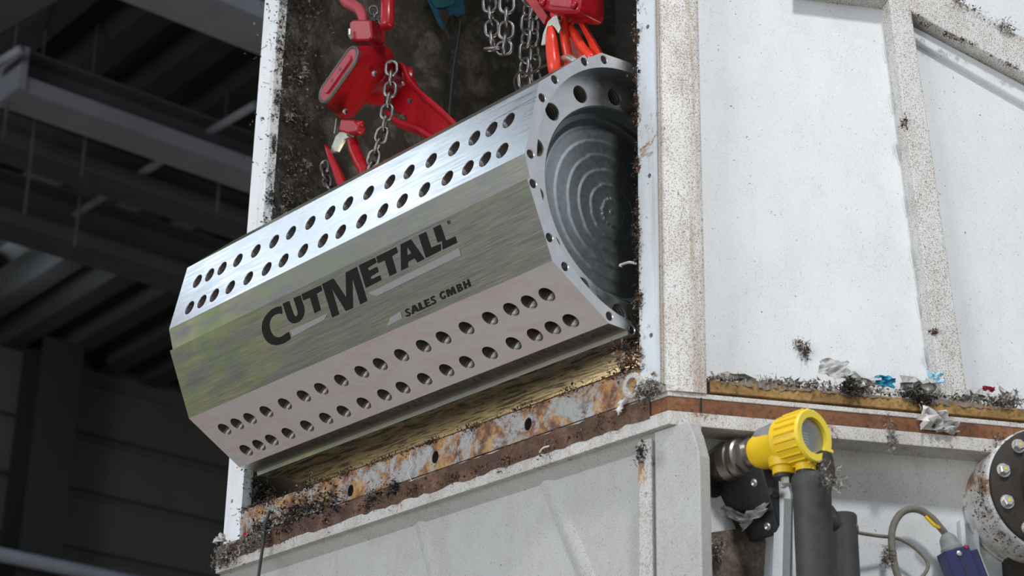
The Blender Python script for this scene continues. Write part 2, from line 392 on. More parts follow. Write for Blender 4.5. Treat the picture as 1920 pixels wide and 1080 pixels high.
# hanger rods and braces
for i, (x0, y0, x1, y1, lab) in enumerate(((14, 190, 5, 260, 'thin hanger rod below the left end of the pale ceiling beam'),
                                       (60, 262, 45, 402, 'thin long hanger rod dropping near the left edge of the hall'),
                                       (158, 270, 152, 332, 'thin short hanger rod dropping below the pale ceiling beam'),
                                       (146, 400, 140, 462, 'thin hanger rod dropping from the foot of the slanting brace'),
                                       (410, 372, 406, 400, 'thin hanger rod close to the white post'))):
    Xr = onZ(x0, y0, 8.0).x
    qq = onX(x0, y0, Xr); tag(MB().tube([V((qq.x, qq.y, DZ + .1)), onX(x1, y1, Xr)], .012, 6).build('hanger_rod', M['hall_beam'], smooth=True), lab, 'rod')
for (x0, y0, x1, y1, lab) in ((312, 296, 142, 402, 'slanting ceiling brace crossing below the pale beam'), (480, 196, 392, 248, 'short slanting ceiling brace meeting the pale beam by the white post'),
                              (40, 92, -20, 128, 'slanting ceiling brace in the upper left corner')):
    tag(MB().tube([onZ(x0, y0, 8.2), onZ(x1, y1, 8.2)], .035, 6).build('ceiling_brace', M['hall_beam_pale'], smooth=True), lab, 'brace')
# crane girder at the top left corner
p0 = onZ(0, 62, 7.0); p1 = onZ(118, -6, 7.0)
gd = (p1 - p0).normalized(); gn = V((0, 0, 1)).cross(gd)
if gn.dot(V((0, 0, 0)) - p0) < 0: gn = -gn
gt = thing('crane_girder', 'dark crane girder with a red side in the top left corner', 'crane')
MB().prism([p0 - gd * 4, p1 + gd * 3, p1 + gd * 3 + gn * .22, p0 - gd * 4 + gn * .22], (0, 0, .03)).build('bottom_flange', M['hall_beam'], gt)
MB().prism([p0 - gd * 4 + gn * .09, p1 - gd * .55 + gn * .09, p1 - gd * .55 + gn * .12, p0 - gd * 4 + gn * .12], (0, 0, .5)).build('web', M['hall_red'], gt)
# hall lamp just beyond the left edge
lp = onX(-42, 520, -15.5)
lt = thing('hall_lamp', 'bright hanging hall lamp just outside the left edge', 'lamp')
MB().lathe(lp, (0, 0, 1), [(0, .20), (.10, .17), (.22, .08), (.30, .05)], 20).build('lamp_shade', M['hall_beam'], lt, smooth=True)
MB().lathe(lp + V((0, 0, -.012)), (0, 0, 1), [(0, .17), (.008, .18)], 20).build('lamp_lens', M['lamp'], lt)
MB().tube([lp + V((0, 0, .3)), V((lp.x, lp.y, DZ))], .01, 6).build('rod', M['hall_beam'], lt)
pl_ = bpy.data.lights.new('hall_lamp_light', 'POINT'); pl_.energy = 22; pl_.color = (.75, .88, 1); pl_.shadow_soft_size = .15
po = bpy.data.objects.new('hall_lamp_light', pl_); COL.objects.link(po); po.location = lp + V((0, 0, -.25))

# ------------------------------------------------------------------ upper housing
YF = RC.y - .03
ZB = 3.111            # joint between the lower and the upper housing
ZT = 6.2
XI = -2.885           # right edge of the opening
XL0, XL1 = -4.505, -4.425
SD = V((.5, .8660254, 0)); SN = V((.8660254, -.5, 0))           # side wall: along, outward
FO = V((-2.80, YF, 3)); PO = FO - SN * .10                        # flange edge plane, recessed side panel plane
def onP(x, y, h=0.0): return hit(x, y, PO + SN * h, SN)
def onF(x, y, h=0.0): return hit(x, y, FO + SN * h, SN)
up = thing('upper_housing', 'tall white machine housing with open front that holds the steel rotor', 'machine')
# left post: flat white strip with an inner wall behind it
def strip_holes(zs, x):
    return [[V((x + .006 * math.cos(a), YF, z + .006 * math.sin(a))) for a in [i * math.pi / 5 for i in range(10)]] for z in zs]
hl = [onY(473, 232, YF).z, onY(507, 20, YF).z, onY(440, 938, YF).z, onY(463, 600, YF).z]
mb = MB(); mb.sheet([[(XL0, YF, ZB), (XL1, YF, ZB), (XL1, YF, ZT), (XL0, YF, ZT)]] + strip_holes(hl, (XL0 + XL1) / 2 - .01), (0, .03, 0))
mb.build('left_post', M['paint_strip_left'], up)
MB().box((XL0 + .01, YF + .03, ZB), (XL0 + .04, YF + 1.5, ZT)).build('left_wall', M['paint_panel'], up)
MB().box((XL1 - .03, YF + .03, ZB), (XL1, YF + 1.5, ZT)).build('inner_side_plate', M['grime'], up)
# right post: flat bar plus rounded corner profile
hr = [onY(1219, 48, YF).z, onY(1223, 327, YF).z, onY(1228, 626, YF).z]
mb = MB(); mb.sheet([[(XI, YF, ZB), (XI + .072, YF, ZB), (XI + .072, YF, ZT), (XI, YF, ZT)]] + strip_holes(hr, XI + .036), (0, .012, 0))
mb.build('right_frame_strip', M['paint_strip'], up)
MB().box((XI + .002, YF + .012, ZB), (XI + .014, YF + .55, ZT)).build('inner_side_plate', M['grime_dark'], up)
tE = (onF(1323, 560) - FO).dot(SD)
def FP(t, h): return FO + SD * t + SN * h
pr = [V((-2.816, YF + .014, 0)), V((-2.812, YF + .001, 0)), V((-2.803, YF - .001, 0)), FP(.004, .0), FP(.020, .004), FP(tE - .012, .004), FP(tE - .003, .001), FP(tE, -.006), FP(tE, -.102), FP(.03, -.102)]
o = MB().prism([V((q.x, q.y, ZB)) for q in pr], (0, 0, ZT - ZB)).build('corner_post', M['paint_post'], up); autosmooth(o, 50)
# groove bead between strip and post
MB().tube([V((-2.815, YF, ZB + .02)), V((-2.815, YF, ZT))], .005, 6).build('weld_seam', M['paint_seam'], up)
# interior
MB().box((XL1, YF + 1.45, ZB), (XI + .3, YF + 1.5, ZT)).build('back_plate', M['grime_dark'], up)
MB().box((XL0, YF + .03, ZT), (XI + .1, YF + 1.5, ZT + .03)).build('top_plate', M['grime_dark'], up)
MB().box((XL1, YF + .45, 2.4), (XI + .014, YF + 1.45, 2.43)).build('inner_floor', M['grime'], up)
# sill: flat bar with tapped holes under the rotor
zs0, zs1 = ZB + .002, onY(1164, 700, YF).z
hs = []
for (x, y) in ((990, 795), (816, 857), (657, 920)):
    p = onY(x, y, YF); hs.append([V((p.x + .013 * math.cos(a), YF, p.z + .016 * math.sin(a))) for a in [i * math.pi / 8 for i in range(16)]])
MB().sheet([[(XL1, YF, zs0), (XI + .0, YF, zs0), (XI + .0, YF, zs1), (XL1, YF, zs1)]] + hs, (0, .022, 0)).build('sill_bar', M['paint_sill'], up)
for c_ in hs:
    p = sum(c_, V()) / len(c_)
    MB().lathe(p + V((0, .001, 0)), (0, 1, 0), [(0, .0135), (.004, .012), (.03, .012), (.03, .001)], 16, False).build('bolt_hole', M['dark_iron'], up, smooth=True)
p = onY(1185, 722, YF - .006)
o = MB().lathe(p, (0, 1, 0), [(.006, .030), (0, .030), (-.002, .027), (-.002, .017), (.02, .015), (.05, .015), (.05, .001)], 24, False).build('bolt_boss', M['paint_edge'], up); autosmooth(o)
# inner ledge behind the sill
MB().box((XL1, YF + .022, zs1 - .03), (XI, YF + .30, zs1 - .012)).build('inner_ledge', M['grime'], up)
# side panel (continuous sheet), then its ribs
Z0 = onF(1640, 775).z
def side(h0, h1, t0, t1, z0, z1, nm, mat, par, bevel=0):
    a = PO + SN * h0 + SD * t0; 
    pts = [V((q.x, q.y, z0)) for q in (PO + SN * h0 + SD * t0, PO + SN * h0 + SD * t1, PO + SN * h1 + SD * t1, PO + SN * h1 + SD * t0)]
    return MB().prism(pts, (0, 0, z1 - z0)).build(nm, mat, par, bevel=bevel)
side(0, -.02, .02, 1.6, ZB - .02, ZT, 'side_panel', M['paint_panel'], up)
def rib(name, quad, h, mat, par, plane=onP, bevel=.004):
    top = [plane(x, y, h) for x, y in quad]
    return MB().prism(top, -SN * (h + .004)).build(name, mat, par, bevel=bevel)
RH = .050
rib('side_rib', [(1663, -30), (1702, -30), (1822, 790), (1772, 790)], RH, M['paint_rib'], up)
rib('side_rib', [(1745, -30), (1990, 110), (1990, 175), (1706, 20), (1700, -30)], RH * 1.0, M['paint_rib'], up)
rib('side_rib', [(1708, 46), (1990, 196), (1990, 232), (1714, 74)], .016, M['paint_panel'], up)
rib('side_rib', [(1500, -45), (1664, -30), (1668, -2), (1500, -22)], RH, M['paint_rib'], up)
# small weld lugs along the rib foot
wl = MB()
for i in range(7):
    y = 80 + i * 95; x = 1640 + y * .1345 + 2
    q = onP(x, y, .002); wl.tube([q, q + V((0, 0, -.03)) + SD * .003, q + V((0, 0, -.055)) + SD * .007], [.001, .0022, .001], 6)
wl.build('weld_beads', M['paint_panel'], up, 'stuff')
# upper flange along the side: rusty edge with a thin white plate under it
def fl(x0, y0a, y0b, x1, y1a, y1b, nm, mat, par, inset, depth=.16):
    a = onF(x0, y0a, -inset); b = onF(x0, y0b, -inset); c = onF(x1, y1a, -inset)
    zt, zb = a.z, b.z
    p0_ = V((a.x, a.y, zb)); p1_ = p0_ + SD * ((c - a).length)
    return MB().prism([p0_, p1_, p1_ - SN * depth, p0_ - SN * depth], (0, 0, zt - zb)).build(nm, mat, par, bevel=.002)
fl(1331, 712, 735, 2010, 765, 793, 'upper_flange', M['rust_yellow'], up, .006)

# shared flange plates: white plate, gasket, white lower plate, front and side in one piece each
def lplate(z0, z1, off, nm, mat, par, xl=-4.53, dep=.10, s1=1.5):
    """L-shaped plate that follows the front and turns the 120 degree corner; off = outward offset"""
    f0 = V((xl, YF - off, z0))
    # corner: intersection of y=YF-off with side line
    base = FO + SN * off; k = (YF - off - base.y) / SD.y; cpt = V((base.x + SD.x * k, YF - off, z0))
    s_end = V((base.x + SD.x * s1, base.y + SD.y * s1, z0)); bi = FO - SN * dep
    k2 = (YF + .12 - bi.y) / SD.y; ci = V((bi.x + SD.x * k2, YF + .12, z0)); si = V((bi.x + SD.x * s1, bi.y + SD.y * s1, z0))
    return MB().prism([f0, cpt, s_end, si, ci, V((xl, YF + .12, z0))], (0, 0, z1 - z0)).build(nm, mat, par, bevel=.0015)
lplate(3.0995, 3.111, -.002, 'thin_flange_plate', M['paint_edge'], up)
gk = lplate(3.0665, 3.0990, -.004, 'gasket', M['gasket_side'], up)
# the front run of the gasket is darker and ragged
rg = random.Random(3); mb = MB(); x = -4.53; pts_t = []; pts_b = []
while x < -2.83:
    pts_t.append(V((x, YF - .001, 3.109 + rg.uniform(-.004, .003)))); pts_b.append(V((x, YF - .001, 3.061 + rg.uniform(-.004, .004)))); x += .025
mb.prism(pts_b + pts_t[::-1], (0, .004, 0)); mb.build('front_gasket', M['gasket'], up)
# joint line in the side gasket
q = onF(1313, 757, .0005); MB().prism([V((q.x, q.y, 3.067)), V((q.x, q.y, 3.099)), V((q.x, q.y, 3.099)) + SD * .003, V((q.x, q.y, 3.067)) + SD * .003], SN * .004).build('gasket_joint', M['grime_dark'], up)

# ------------------------------------------------------------------ lower housing
lo = thing('lower_housing', 'grey speckled lower machine housing below the brown gasket line', 'machine')
lplate(3.034, 3.0655, 0, 'top_flange', M['paint_edge'], lo, dep=.12)
YL = YF + .05
cp_x = onY(1311, 900, YL).x
MB().box((-4.54, YL, 0), (cp_x, YL + .01, 3.034)).build('front_panel', M['paint_lower'], lo)
MB().prism([V((-4.54, YF + .02, 3.034)), V((-4.54, YL, 3.034)), V((-4.54, YL, 3.012))], (1.68, 0, 0)).build('top_fillet', M['paint_lower'], lo)
def onL(x, y, h=0): return onY(x, y, YL - h)
for (xa, ya, xb, yb, wd) in ((783, 958, 822, 1110, 11), (1018, 886, 1112, 1110, 13)):
    a = onL(xa, ya); b = onL(xb, yb); b2 = a + (b - a) * 3; w_ = V((wd * .0013, 0, 0))
    MB().add([a - w_ * 1.6, b2 - w_ * 1.6, b2 - w_ * .5 + V((0, -.006, 0)), a - w_ * .5 + V((0, -.006, 0)), a + w_ * .5 + V((0, -.006, 0)), b2 + w_ * .5 + V((0, -.006, 0)), a + w_ * 1.6, b2 + w_ * 1.6],
             [(0, 1, 2, 3), (3, 2, 5, 4), (4, 5, 7, 6)]).build('panel_ridge', M['paint_lower'], lo, smooth=True)
xr0, xr1 = onL(1197, 950, .02).x, onL(1224, 950, .02).x
MB().box((xr0, YL - .022, 0), (xr1, YL, 3.034)).build('vertical_rib', M['paint_edge'], lo, bevel=.004)
# corner plate with a chamfered upper end, thick edge towards the side
T_ = .034
YC = YF + .016
cp = [onY(x, y, YC) for x, y in ((1262, 800), (1290, 800), (1300, 812), (1311, 853), (1313, 1080))]
zz = cp[-1].z
poly = [V((onY(1228, 900, YC).x, YC, 3.034)), V((cp[1].x, YC, 3.034)), V((cp[2].x, YC, cp[2].z)), V((cp[3].x, YC, cp[3].z)), V((cp[3].x, YC, 0)), V((onY(1228, 900, YC).x, YC, 0))]
MB().prism(poly, (0, T_, 0)).build('corner_plate', M['paint_lower'], lo, bevel=.003)
def lside(h0, h1, t0, t1, z0, z1, nm, mat, par):
    pts = [V((q.x, q.y, z0)) for q in (PO + SN * h0 + SD * t0, PO + SN * h0 + SD * t1, PO + SN * h1 + SD * t1, PO + SN * h1 + SD * t0)]
    return MB().prism(pts, (0, 0, z1 - z0)).build(nm, mat, par)
lside(-.005, -.02, .03, 1.6, 0, 3.034, 'side_panel', M['paint_panel'], lo)
a = PO + SN * -.005 + SD * .03
vs = [];  prof = [(.035, 3.034), (.020, 2.99), (.006, 2.95), (-.004, 2.92)]
for h, z in prof: vs += [V(((a + SN * h).x, (a + SN * h).y, z)), V(((a + SN * h + SD * 1.6).x, (a + SN * h + SD * 1.6).y, z))]
MB().add(vs, [(0, 1, 3, 2), (2, 3, 5, 4), (4, 5, 7, 6)]).build('top_fillet', M['paint_fillet'], lo, smooth=True)
for (x, wd) in ((1797, .010), (1825, .006)):
    q = onP(x, 1000); t0 = (q - PO).dot(SD)
    lside(.014, -.004, t0, t0 + wd, 0, 2.90, 'vertical_bead', M['paint_panel'], lo)

# ------------------------------------------------------------------ rotor
ro = thing('shredder_rotor', 'machined steel rotor drum with rows of tapped holes, hanging in the housing opening', 'rotor')
LR = 1.4335
ANG = [29.703, 60.239, 91.986, 101.127]; RAD = [.35663, .36648, .35804, .34692]
def rp(k, i, x=0.0, dr=0.0):
    a = math.radians(ANG[i] + 72 * k); r = RAD[i] + dr
    return RC + V((x, -r * math.sin(a), r * math.cos(a)))
def cyl(a, r, x=0.0):
    a = math.radians(a); return RC + V((x, -r * math.sin(a), r * math.cos(a)))
HX = [.085, .144, .204, .277, .360, .443, .517, .600, .683, .756, .839, .922, .996, 1.078, 1.160, 1.234, 1.293, 1.352]
HR = .0205
# thread mesh shared by every tapped hole: saw-tooth bore
def thread_mesh(name, r, pitch, depth, n=20, lead=True):
    prof = [(0, r * 1.0), (.0015, r * .93)]; t_ = .0015
    while t_ < depth: prof += [(t_ + pitch * .5, r * .87), (t_ + pitch, r * .95)]; t_ += pitch
    prof += [(t_, .001)]
    m = MB().lathe((0, 0, 0), (0, 0, -1), prof, n, False)
    me = bpy.data.meshes.new(name); me.from_pydata([tuple(v) for v in m.v], [], m.f); me.materials.append(M['thread'])
    return me
TM = thread_mesh('threaded_hole', HR, .0042, .05, 18)
mats = [M['steel_mid'], M['steel_bright'], M['steel_mid'], M['steel_mid']]
def place(me, name, p, nrm, par):
    o = bpy.data.objects.new(name, me); COL.objects.link(o); o.parent = par
    o.matrix_world = Matrix.Translation(p) @ V(nrm).to_track_quat('Z', 'Y').to_matrix().to_4x4(); return o
holes = []
for k in range(5):
    nx = [rp(k, 1), rp(k, 2), rp(k, 3), rp(k + 1, 0)]; pv = [rp(k, 0), rp(k, 1), rp(k, 2), rp(k, 3)]
    for i in range(4):
        A, B = pv[i], nx[i]; X_ = V((-LR, 0, 0)); cs = [[A, B, B + X_, A + X_]]
        nm = ('plain_facet', 'drilled_facet', 'edge_facet', 'step_facet')[i]
        mat = M['steel_mid']
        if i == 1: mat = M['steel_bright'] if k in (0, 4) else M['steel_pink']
        if k == 2: mat = M['steel_under_reflection']
        if k == 1 and i == 2: mat = M['steel_end']
        dr = (B - A).normalized(); nr = V((-1, 0, 0)).cross(dr)
        if nr.dot((A + B) / 2 - RC) < 0: nr = -nr
        if i == 1 and k in (0, 1):
            for v_ in (.362, .788):
                for hx in HX:
                    c_ = A + (B - A) * v_ + V((-hx, 0, 0)); holes.append((c_, nr.copy()))
                    cs.append([c_ + (V((1, 0, 0)) * math.cos(q) + dr * math.sin(q)) * HR for q in [2 * math.pi * j / 18 for j in range(18)]])
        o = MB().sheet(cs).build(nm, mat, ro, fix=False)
        # keep normals outward
        bm = bmesh.new(); bm.from_mesh(o.data)
        for f in bm.faces:
            if f.normal.dot(nr) < 0: f.normal_flip()
        bm.to_mesh(o.data); bm.free()
for c_, nr in holes: place(TM, 'threaded_hole', c_, nr, ro)
# end ring with bolt holes
outer = []
for k in range(5): outer += [rp(k, 0), rp(k, 1), rp(k, 2), rp(k, 3)]
BA = [a + 72 * k for k in range(5) for a in (31.3, 52.5, 64.7, 91.4)]
BR = .0115; cs = [outer, [cyl(360 * j / 96, .3215) for j in range(96)]]
for a in BA:
    c_ = cyl(a, .3405); cs.append([c_ + V((0, BR * math.cos(q), BR * math.sin(q))) for q in [2 * math.pi * j / 16 for j in range(16)]])
MB().sheet(cs).build('end_ring', M['steel_end'], ro, fix=False)
m_ = MB().lathe((0, 0, 0), (0, 0, -1), [(0, BR), (.002, BR * .9), (.040, BR * .9), (.040, .0005)], 16, False)
bme = bpy.data.meshes.new('bolt_hole'); bme.from_pydata([tuple(v) for v in m_.v], [], m_.f); bme.materials.append(M['steel_end'])
for a in BA: place(bme, 'bolt_hole', cyl(a, .3405), (1, 0, 0), ro)
# recessed ring with large tapped ports
D1, D2 = .055, .098
cs = [[cyl(360 * j / 96, .3215, -D1) for j in range(96)], [cyl(360 * j / 96, .2468, -D1) for j in range(96)]]
PA = [5.1 + 24.5 * 0 + 24.6 * j for j in range(14)]; PR = .0225
for a in PA:
    c_ = cyl(a, .278, -D1); cs.append([c_ + V((0, PR * math.cos(q), PR * math.sin(q))) for q in [2 * math.pi * j / 20 for j in range(20)]])
MB().sheet(cs).build('recessed_ring', M['steel_end'], ro, fix=False)
M['thread'] = steel('port_thread_steel', (.24, .23, .21), .38, var=.1, metal=.6)
PM = thread_mesh('threaded_port', PR, .0075, .06, 24)
for a in PA: place(PM, 'threaded_port', cyl(a, .278, -D1), (1, 0, 0), ro)
o = MB().lathe(RC, (-1, 0, 0), [(0, .3215), (D1, .3215)], 96, False).build('bore_wall', M['steel_bore'], ro, smooth=True)
o = MB().lathe(RC, (-1, 0, 0), [(D1, .2468), (D1 + .003, .243), (D1 + .030, .238), (D1 + .033, .226), (D2 - .005, .222), (D2, .212)], 96, False).build('bore_step', M['steel_bore'], ro); autosmooth(o, 25)
# turned end disc: scalloped rings left by the cutter, drifting off centre
vs = []; fs = []; NR = 60; NA = 120
for i in range(NR + 1):
    r = .001 + .2118 * i / NR
    for j in range(NA):
        a = 2 * math.pi * j / NA
        ph = (r + .012 * math.cos(a - 1.2) * (1 - r / .212)) / .0355
        h = .0022 * (ph - math.floor(ph)) ** 2 + .0012 * math.sin(a * 2 + r * 40) * (r / .2)
        if i == NR: h = 0
        vs.append(RC + V((-D2 + h * 1.0, -r * math.sin(a), r * math.cos(a))))
for i in range(NR):
    for j in range(NA): fs.append((i * NA + j, i * NA + (j + 1) % NA, (i + 1) * NA + (j + 1) % NA, (i + 1) * NA + j))
o = mesh('end_disc', vs, fs, M['steel_bore'], ro, smooth=True)
# far end
MB().sheet([[p + V((-LR, 0, 0)) for p in outer]]).build('far_end_plate', M['steel_end'], ro, fix=False)

# lettering printed on the wide facet
A, B = rp(1, 0), rp(1, 1); ln = V((-1, 0, 0)).cross((B - A).normalized())
if ln.dot(A - RC) < 0: ln = -ln
def onC(x, y): return hit(x, y, A + ln * .0007, ln)
def crop(ox, oy, sc, pts): return [(ox + x / sc, oy + y / sc) for x, y in pts]
letters = []
c1 = lambda p: crop(480, 500, 6.75, p); c2 = lambda p: crop(600, 420, 5.684, p); c3 = lambda p: crop(710, 410, 6.75, p); c4 = lambda p: crop(720, 510, 9.818, p)
letters.append([c1([(333, 597), (318, 500), (258, 508), (200, 538), (150, 585), (105, 645), (80, 700), (72, 760), (78, 830), (100, 895), (140, 950), (190, 985), (250, 995), (310, 985), (370, 960), (438, 913), (412, 822), (370, 850), (330, 880), (290, 893), (250, 890), (215, 868), (190, 830), (172, 780), (168, 730), (178, 680), (200, 640), (235, 610), (280, 595)])])
letters.append([c1([(335, 468), (415, 432), (468, 585), (480, 615), (497, 632), (518, 622), (527, 595), (520, 550), (472, 400), (558, 360), (605, 510), (612, 560), (605, 610), (585, 655), (548, 695), (505, 715), (465, 717), (425, 698), (400, 665), (385, 625)])])
letters.append([c1([(572, 350), (818, 234), (836, 304), (765, 345), (818, 548), (740, 591), (682, 392), (597, 430)])])
letters.append([c2([(20, 640), (140, 580), (278, 785), (272, 518), (390, 456), (503, 820), (428, 857), (343, 572), (350, 895), (275, 928), (120, 682), (203, 963), (130, 998)])])
letters.append([c2([(412, 440), (583, 357), (602, 410), (505, 470), (520, 497), (605, 455), (622, 508), (535, 565), (548, 588), (640, 545), (655, 597), (487, 682)])])
letters.append([c2([(597, 350), (808, 245), (830, 302), (765, 345), (815, 520), (740, 558), (690, 388), (615, 420)])])
letters.append([c3([(275, 325), (405, 262), (582, 510), (490, 555), (452, 500), (368, 548), (372, 612), (282, 657)]), c3([(358, 352), (412, 437), (360, 465)])])
letters.append([c3([(503, 212), (598, 165), (662, 365), (785, 318), (787, 402), (597, 500)])])
letters.append([c3([(687, 120), (780, 72), (850, 278), (968, 222), (993, 305), (808, 393), (802, 283), (745, 303)])])
for cs in letters: MB().sheet([[onC(x, y) for x, y in c] for c in cs]).build('printed_letter', M['black_print'], ro, fix=False)
def stroke(pts, w_):
    L = []; R = []
    for i, p in enumerate(pts):
        a = V(pts[max(i - 1, 0)] + (0,)); b = V(pts[min(i + 1, len(pts) - 1)] + (0,)); t_ = (b - a).normalized(); n_ = V((-t_.y, t_.x, 0)) * w_ / 2
        L.append((p[0] + n_.x, p[1] + n_.y)); R.append((p[0] - n_.x, p[1] - n_.y))
    return L + R[::-1]
small = [[c4(stroke([(462, 683), (425, 688), (398, 708), (408, 738), (450, 750), (478, 768), (470, 792), (440, 804), (400, 812)], 34))],
 [c4([(512, 622), (570, 605), (655, 712), (605, 735), (588, 712), (548, 730), (552, 765), (510, 785)]), c4([(546, 660), (568, 690), (548, 702)])],
 [c4([(618, 577), (665, 557), (705, 660), (748, 640), (755, 670), (657, 712)])],
 [c4([(725, 520), (820, 487), (828, 520), (775, 545), (782, 563), (830, 545), (838, 572), (795, 590), (802, 612), (855, 590), (865, 618), (768, 660)])],
 [c4(stroke([(930, 452), (892, 460), (864, 482), (876, 508), (915, 518), (945, 538), (938, 566), (908, 582), (870, 592)], 34))],
 [c4(stroke([(1110, 362), (1065, 372), (1035, 405), (1042, 455), (1078, 488), (1112, 478), (1126, 448), (1098, 446)], 36))],
 [c4([(1128, 335), (1188, 305), (1226, 352), (1230, 285), (1278, 262), (1335, 395), (1290, 412), (1266, 340), (1262, 425), (1235, 435), (1178, 365), (1212, 445), (1168, 462)])],
 [c4([(1318, 245), (1385, 212), (1415, 215), (1425, 245), (1412, 268), (1445, 280), (1455, 315), (1430, 345), (1365, 378)]), c4([(1363, 262), (1383, 254), (1390, 272), (1370, 284)]), c4([(1383, 312), (1408, 302), (1414, 322), (1393, 334)])],
 [c4([(1440, 182), (1480, 165), (1500, 215), (1535, 200), (1520, 145), (1560, 125), (1605, 260), (1560, 282), (1545, 235), (1512, 250), (1530, 300), (1485, 318)])]]
for cs in small: MB().sheet([[onC(x, y) for x, y in c] for c in cs]).build('printed_letter', M['black_print'], ro, fix=False)
cx, cy, rr = 841.5, 417, 3.7
rm = MB().sheet([[onC(cx + rr * math.cos(q) * .9, cy + rr * math.sin(q)) for q in [j * math.pi / 10 for j in range(20)]], [onC(cx + (rr - .7) * math.cos(q) * .9, cy + (rr - .7) * math.sin(q)) for q in [j * math.pi / 10 for j in range(20)]]])
for st in (stroke([(840.3, 419.3), (840.0, 415.0)], .8), stroke([(840.1, 415.1), (842.4, 414.6), (842.6, 416.4), (840.5, 417.2)], .7), stroke([(841.4, 417), (843.2, 418.7)], .8)):
    rm.sheet([[onC(x, y) for x, y in st]])
rm.build('registered_mark', M['black_print'], ro, fix=False)
for q in ([(690, 550), (860.8, 465.1), (864, 478.9), (706.4, 555.2)], c1([(437, 805), (908, 590), (862, 672), (455, 890)]), c4([(120, 835), (305, 725), (335, 855), (50, 1000)])):
    MB().sheet([[onC(x, y) for x, y in q]]).build('printed_bar', M['grey_print'], ro, fix=False)

# ------------------------------------------------------------------ chains
def link_mesh(name, length, width, r):
    pts = []; s = (length - width) / 2
    for j in range(10): a = math.pi * j / 9; pts.append((math.cos(a) * width / 2, 0, s + math.sin(a) * width / 2))
    for j in range(10): a = math.pi + math.pi * j / 9; pts.append((math.cos(a) * width / 2, 0, -s + math.sin(a) * width / 2))
    m = MB().tube(pts, r, 8, True); me = bpy.data.meshes.new(name); me.from_pydata([tuple(v) for v in m.v], [], m.f); me.materials.append(M['chain'])
    for p in me.polygons: p.use_smooth = True
    return me
def chain(label, pts, L, W, R, group=None, tw=0.0, face=(0.7, -.7, 0)):
    t_ = thing('lifting_chain', label, 'chain', group=group); me = link_mesh('chain_link', L, W, R)
    pts = spline(pts, 12); step = L - 2 * R * 1.15; acc = 0.0; seg = []; prev = pts[0]; centres = [pts[0]]
    for p in pts[1:]:
        d = (p - prev).length
        while acc + d >= step:
            f = (step - acc) / d; prev = prev.lerp(p, f); d = (p - prev).length; acc = 0; centres.append(prev.copy())
        acc += d; prev = p
    for i in range(len(centres)):
        a = centres[max(i - 1, 0)]; b = centres[min(i + 1, len(centres) - 1)]; z_ = (b - a).normalized()
        x_ = (V(face).cross(z_)).normalized(); y_ = z_.cross(x_)
        if i % 2: x_, y_ = y_, -x_
        if tw: x_, y_ = x_ * math.cos(tw) + y_ * math.sin(tw), y_ * math.cos(tw) - x_ * math.sin(tw)
        o = bpy.data.objects.new('chain_link', me); COL.objects.link(o); o.parent = t_
        m = Matrix((x_, y_, z_)).transposed().to_4x4(); m.translation = centres[i]; o.matrix_world = m
    return t_
HY = RC.y + .02
def H(x, y, d=0.0): return onY(x, y, HY + d)
def Hs(l, d=0.0): return [H(x, y, d) for x, y in l]

# ------------------------------------------------------------------ left lever hoist
hg = thing('lever_hoist', 'dark red lever chain hoist hanging left above the rotor', 'hoist')
def capsule(p, q, r, n=14):
    p = V(p); q = V(q); u = (q - p).normalized(); v_ = V((0, 1, 0)).cross(u).normalized(); out = []
    for j in range(n): a = math.pi * j / (n - 1); out.append(q + (v_ * math.cos(a) + u * math.sin(a)) * r)
    for j in range(n): a = math.pi + math.pi * j / (n - 1); out.append(p + (v_ * math.cos(a) + u * math.sin(a)) * r)
    return out
c_a, c_b = H(657, 108, -.06), H(612, 172, -.06)
cap0 = capsule(c_a, c_b, .034); cen = (c_a + c_b) / 2
# body: loft from the capsule face to a larger rounded hull behind
ba, bb = H(708, 118, .06), H(650, 188, .06)
cap1 = capsule(ba, bb, .056); cap2 = capsule(H(718, 122, .10), H(662, 192, .10), .052); cap3 = capsule(H(722, 124, .115), H(668, 196, .115), .03)
n = len(cap0); vs = cap0 + cap1 + cap2 + cap3; fs = []
for l in range(3):
    for i in range(n): fs.append((l * n + i, l * n + (i + 1) % n, (l + 1) * n + (i + 1) % n, (l + 1) * n + i))
fs += [tuple(range(n)), tuple(range(3 * n, 4 * n))]
o = MB().add(vs, fs).build('gear_housing', M['red'], hg, bevel=.003); autosmooth(o, 40)
MB().tube(capsule(c_a + V((0, .002, 0)), c_b + V((0, .002, 0)), .0315), .0058, 8, True).build('worn_rim', M['edge_grey'], hg, smooth=True)
MB().prism(capsule(c_a + V((0, -.001, 0)), c_b + V((0, -.001, 0)), .0265), (0, .003, 0)).build('face_plate', M['red'], hg)
pad = MB().prism(capsule(c_a.lerp(c_b, .08) + V((0, -.007, 0)), c_b.lerp(c_a, .08) + V((0, -.007, 0)), .0150), (0, .008, 0)).build('name_pad', M['red_worn'], hg, bevel=.002)
for f in (.35, .68):
    p = c_a.lerp(c_b, f) + V((0, -.008, 0)); MB().lathe(p, (0, 1, 0), [(-.001, .0015), (-.001, .005), (.003, .006)], 12).build('rivet', M['edge_grey'], pad)
def bolt(p, ax, r, mat, par, nm='bolt'):
    p = V(p); ax = V(ax).normalized()
    o = MB().lathe(p, ax, [(0, r * 1.25), (.002, r * 1.25), (.002, r), (.009, r), (.010, r * .8)], 6).lathe(p, ax, [(.009, r * .5), (.013, r * .5)], 12).build(nm, mat, par); return o
bolt(H(702, 138, .02), (.55, -.75, -.3), .0065, M['chain'], hg)
bolt(H(648, 209, .02), (.4, -.8, -.4), .0065, M['chain'], hg)
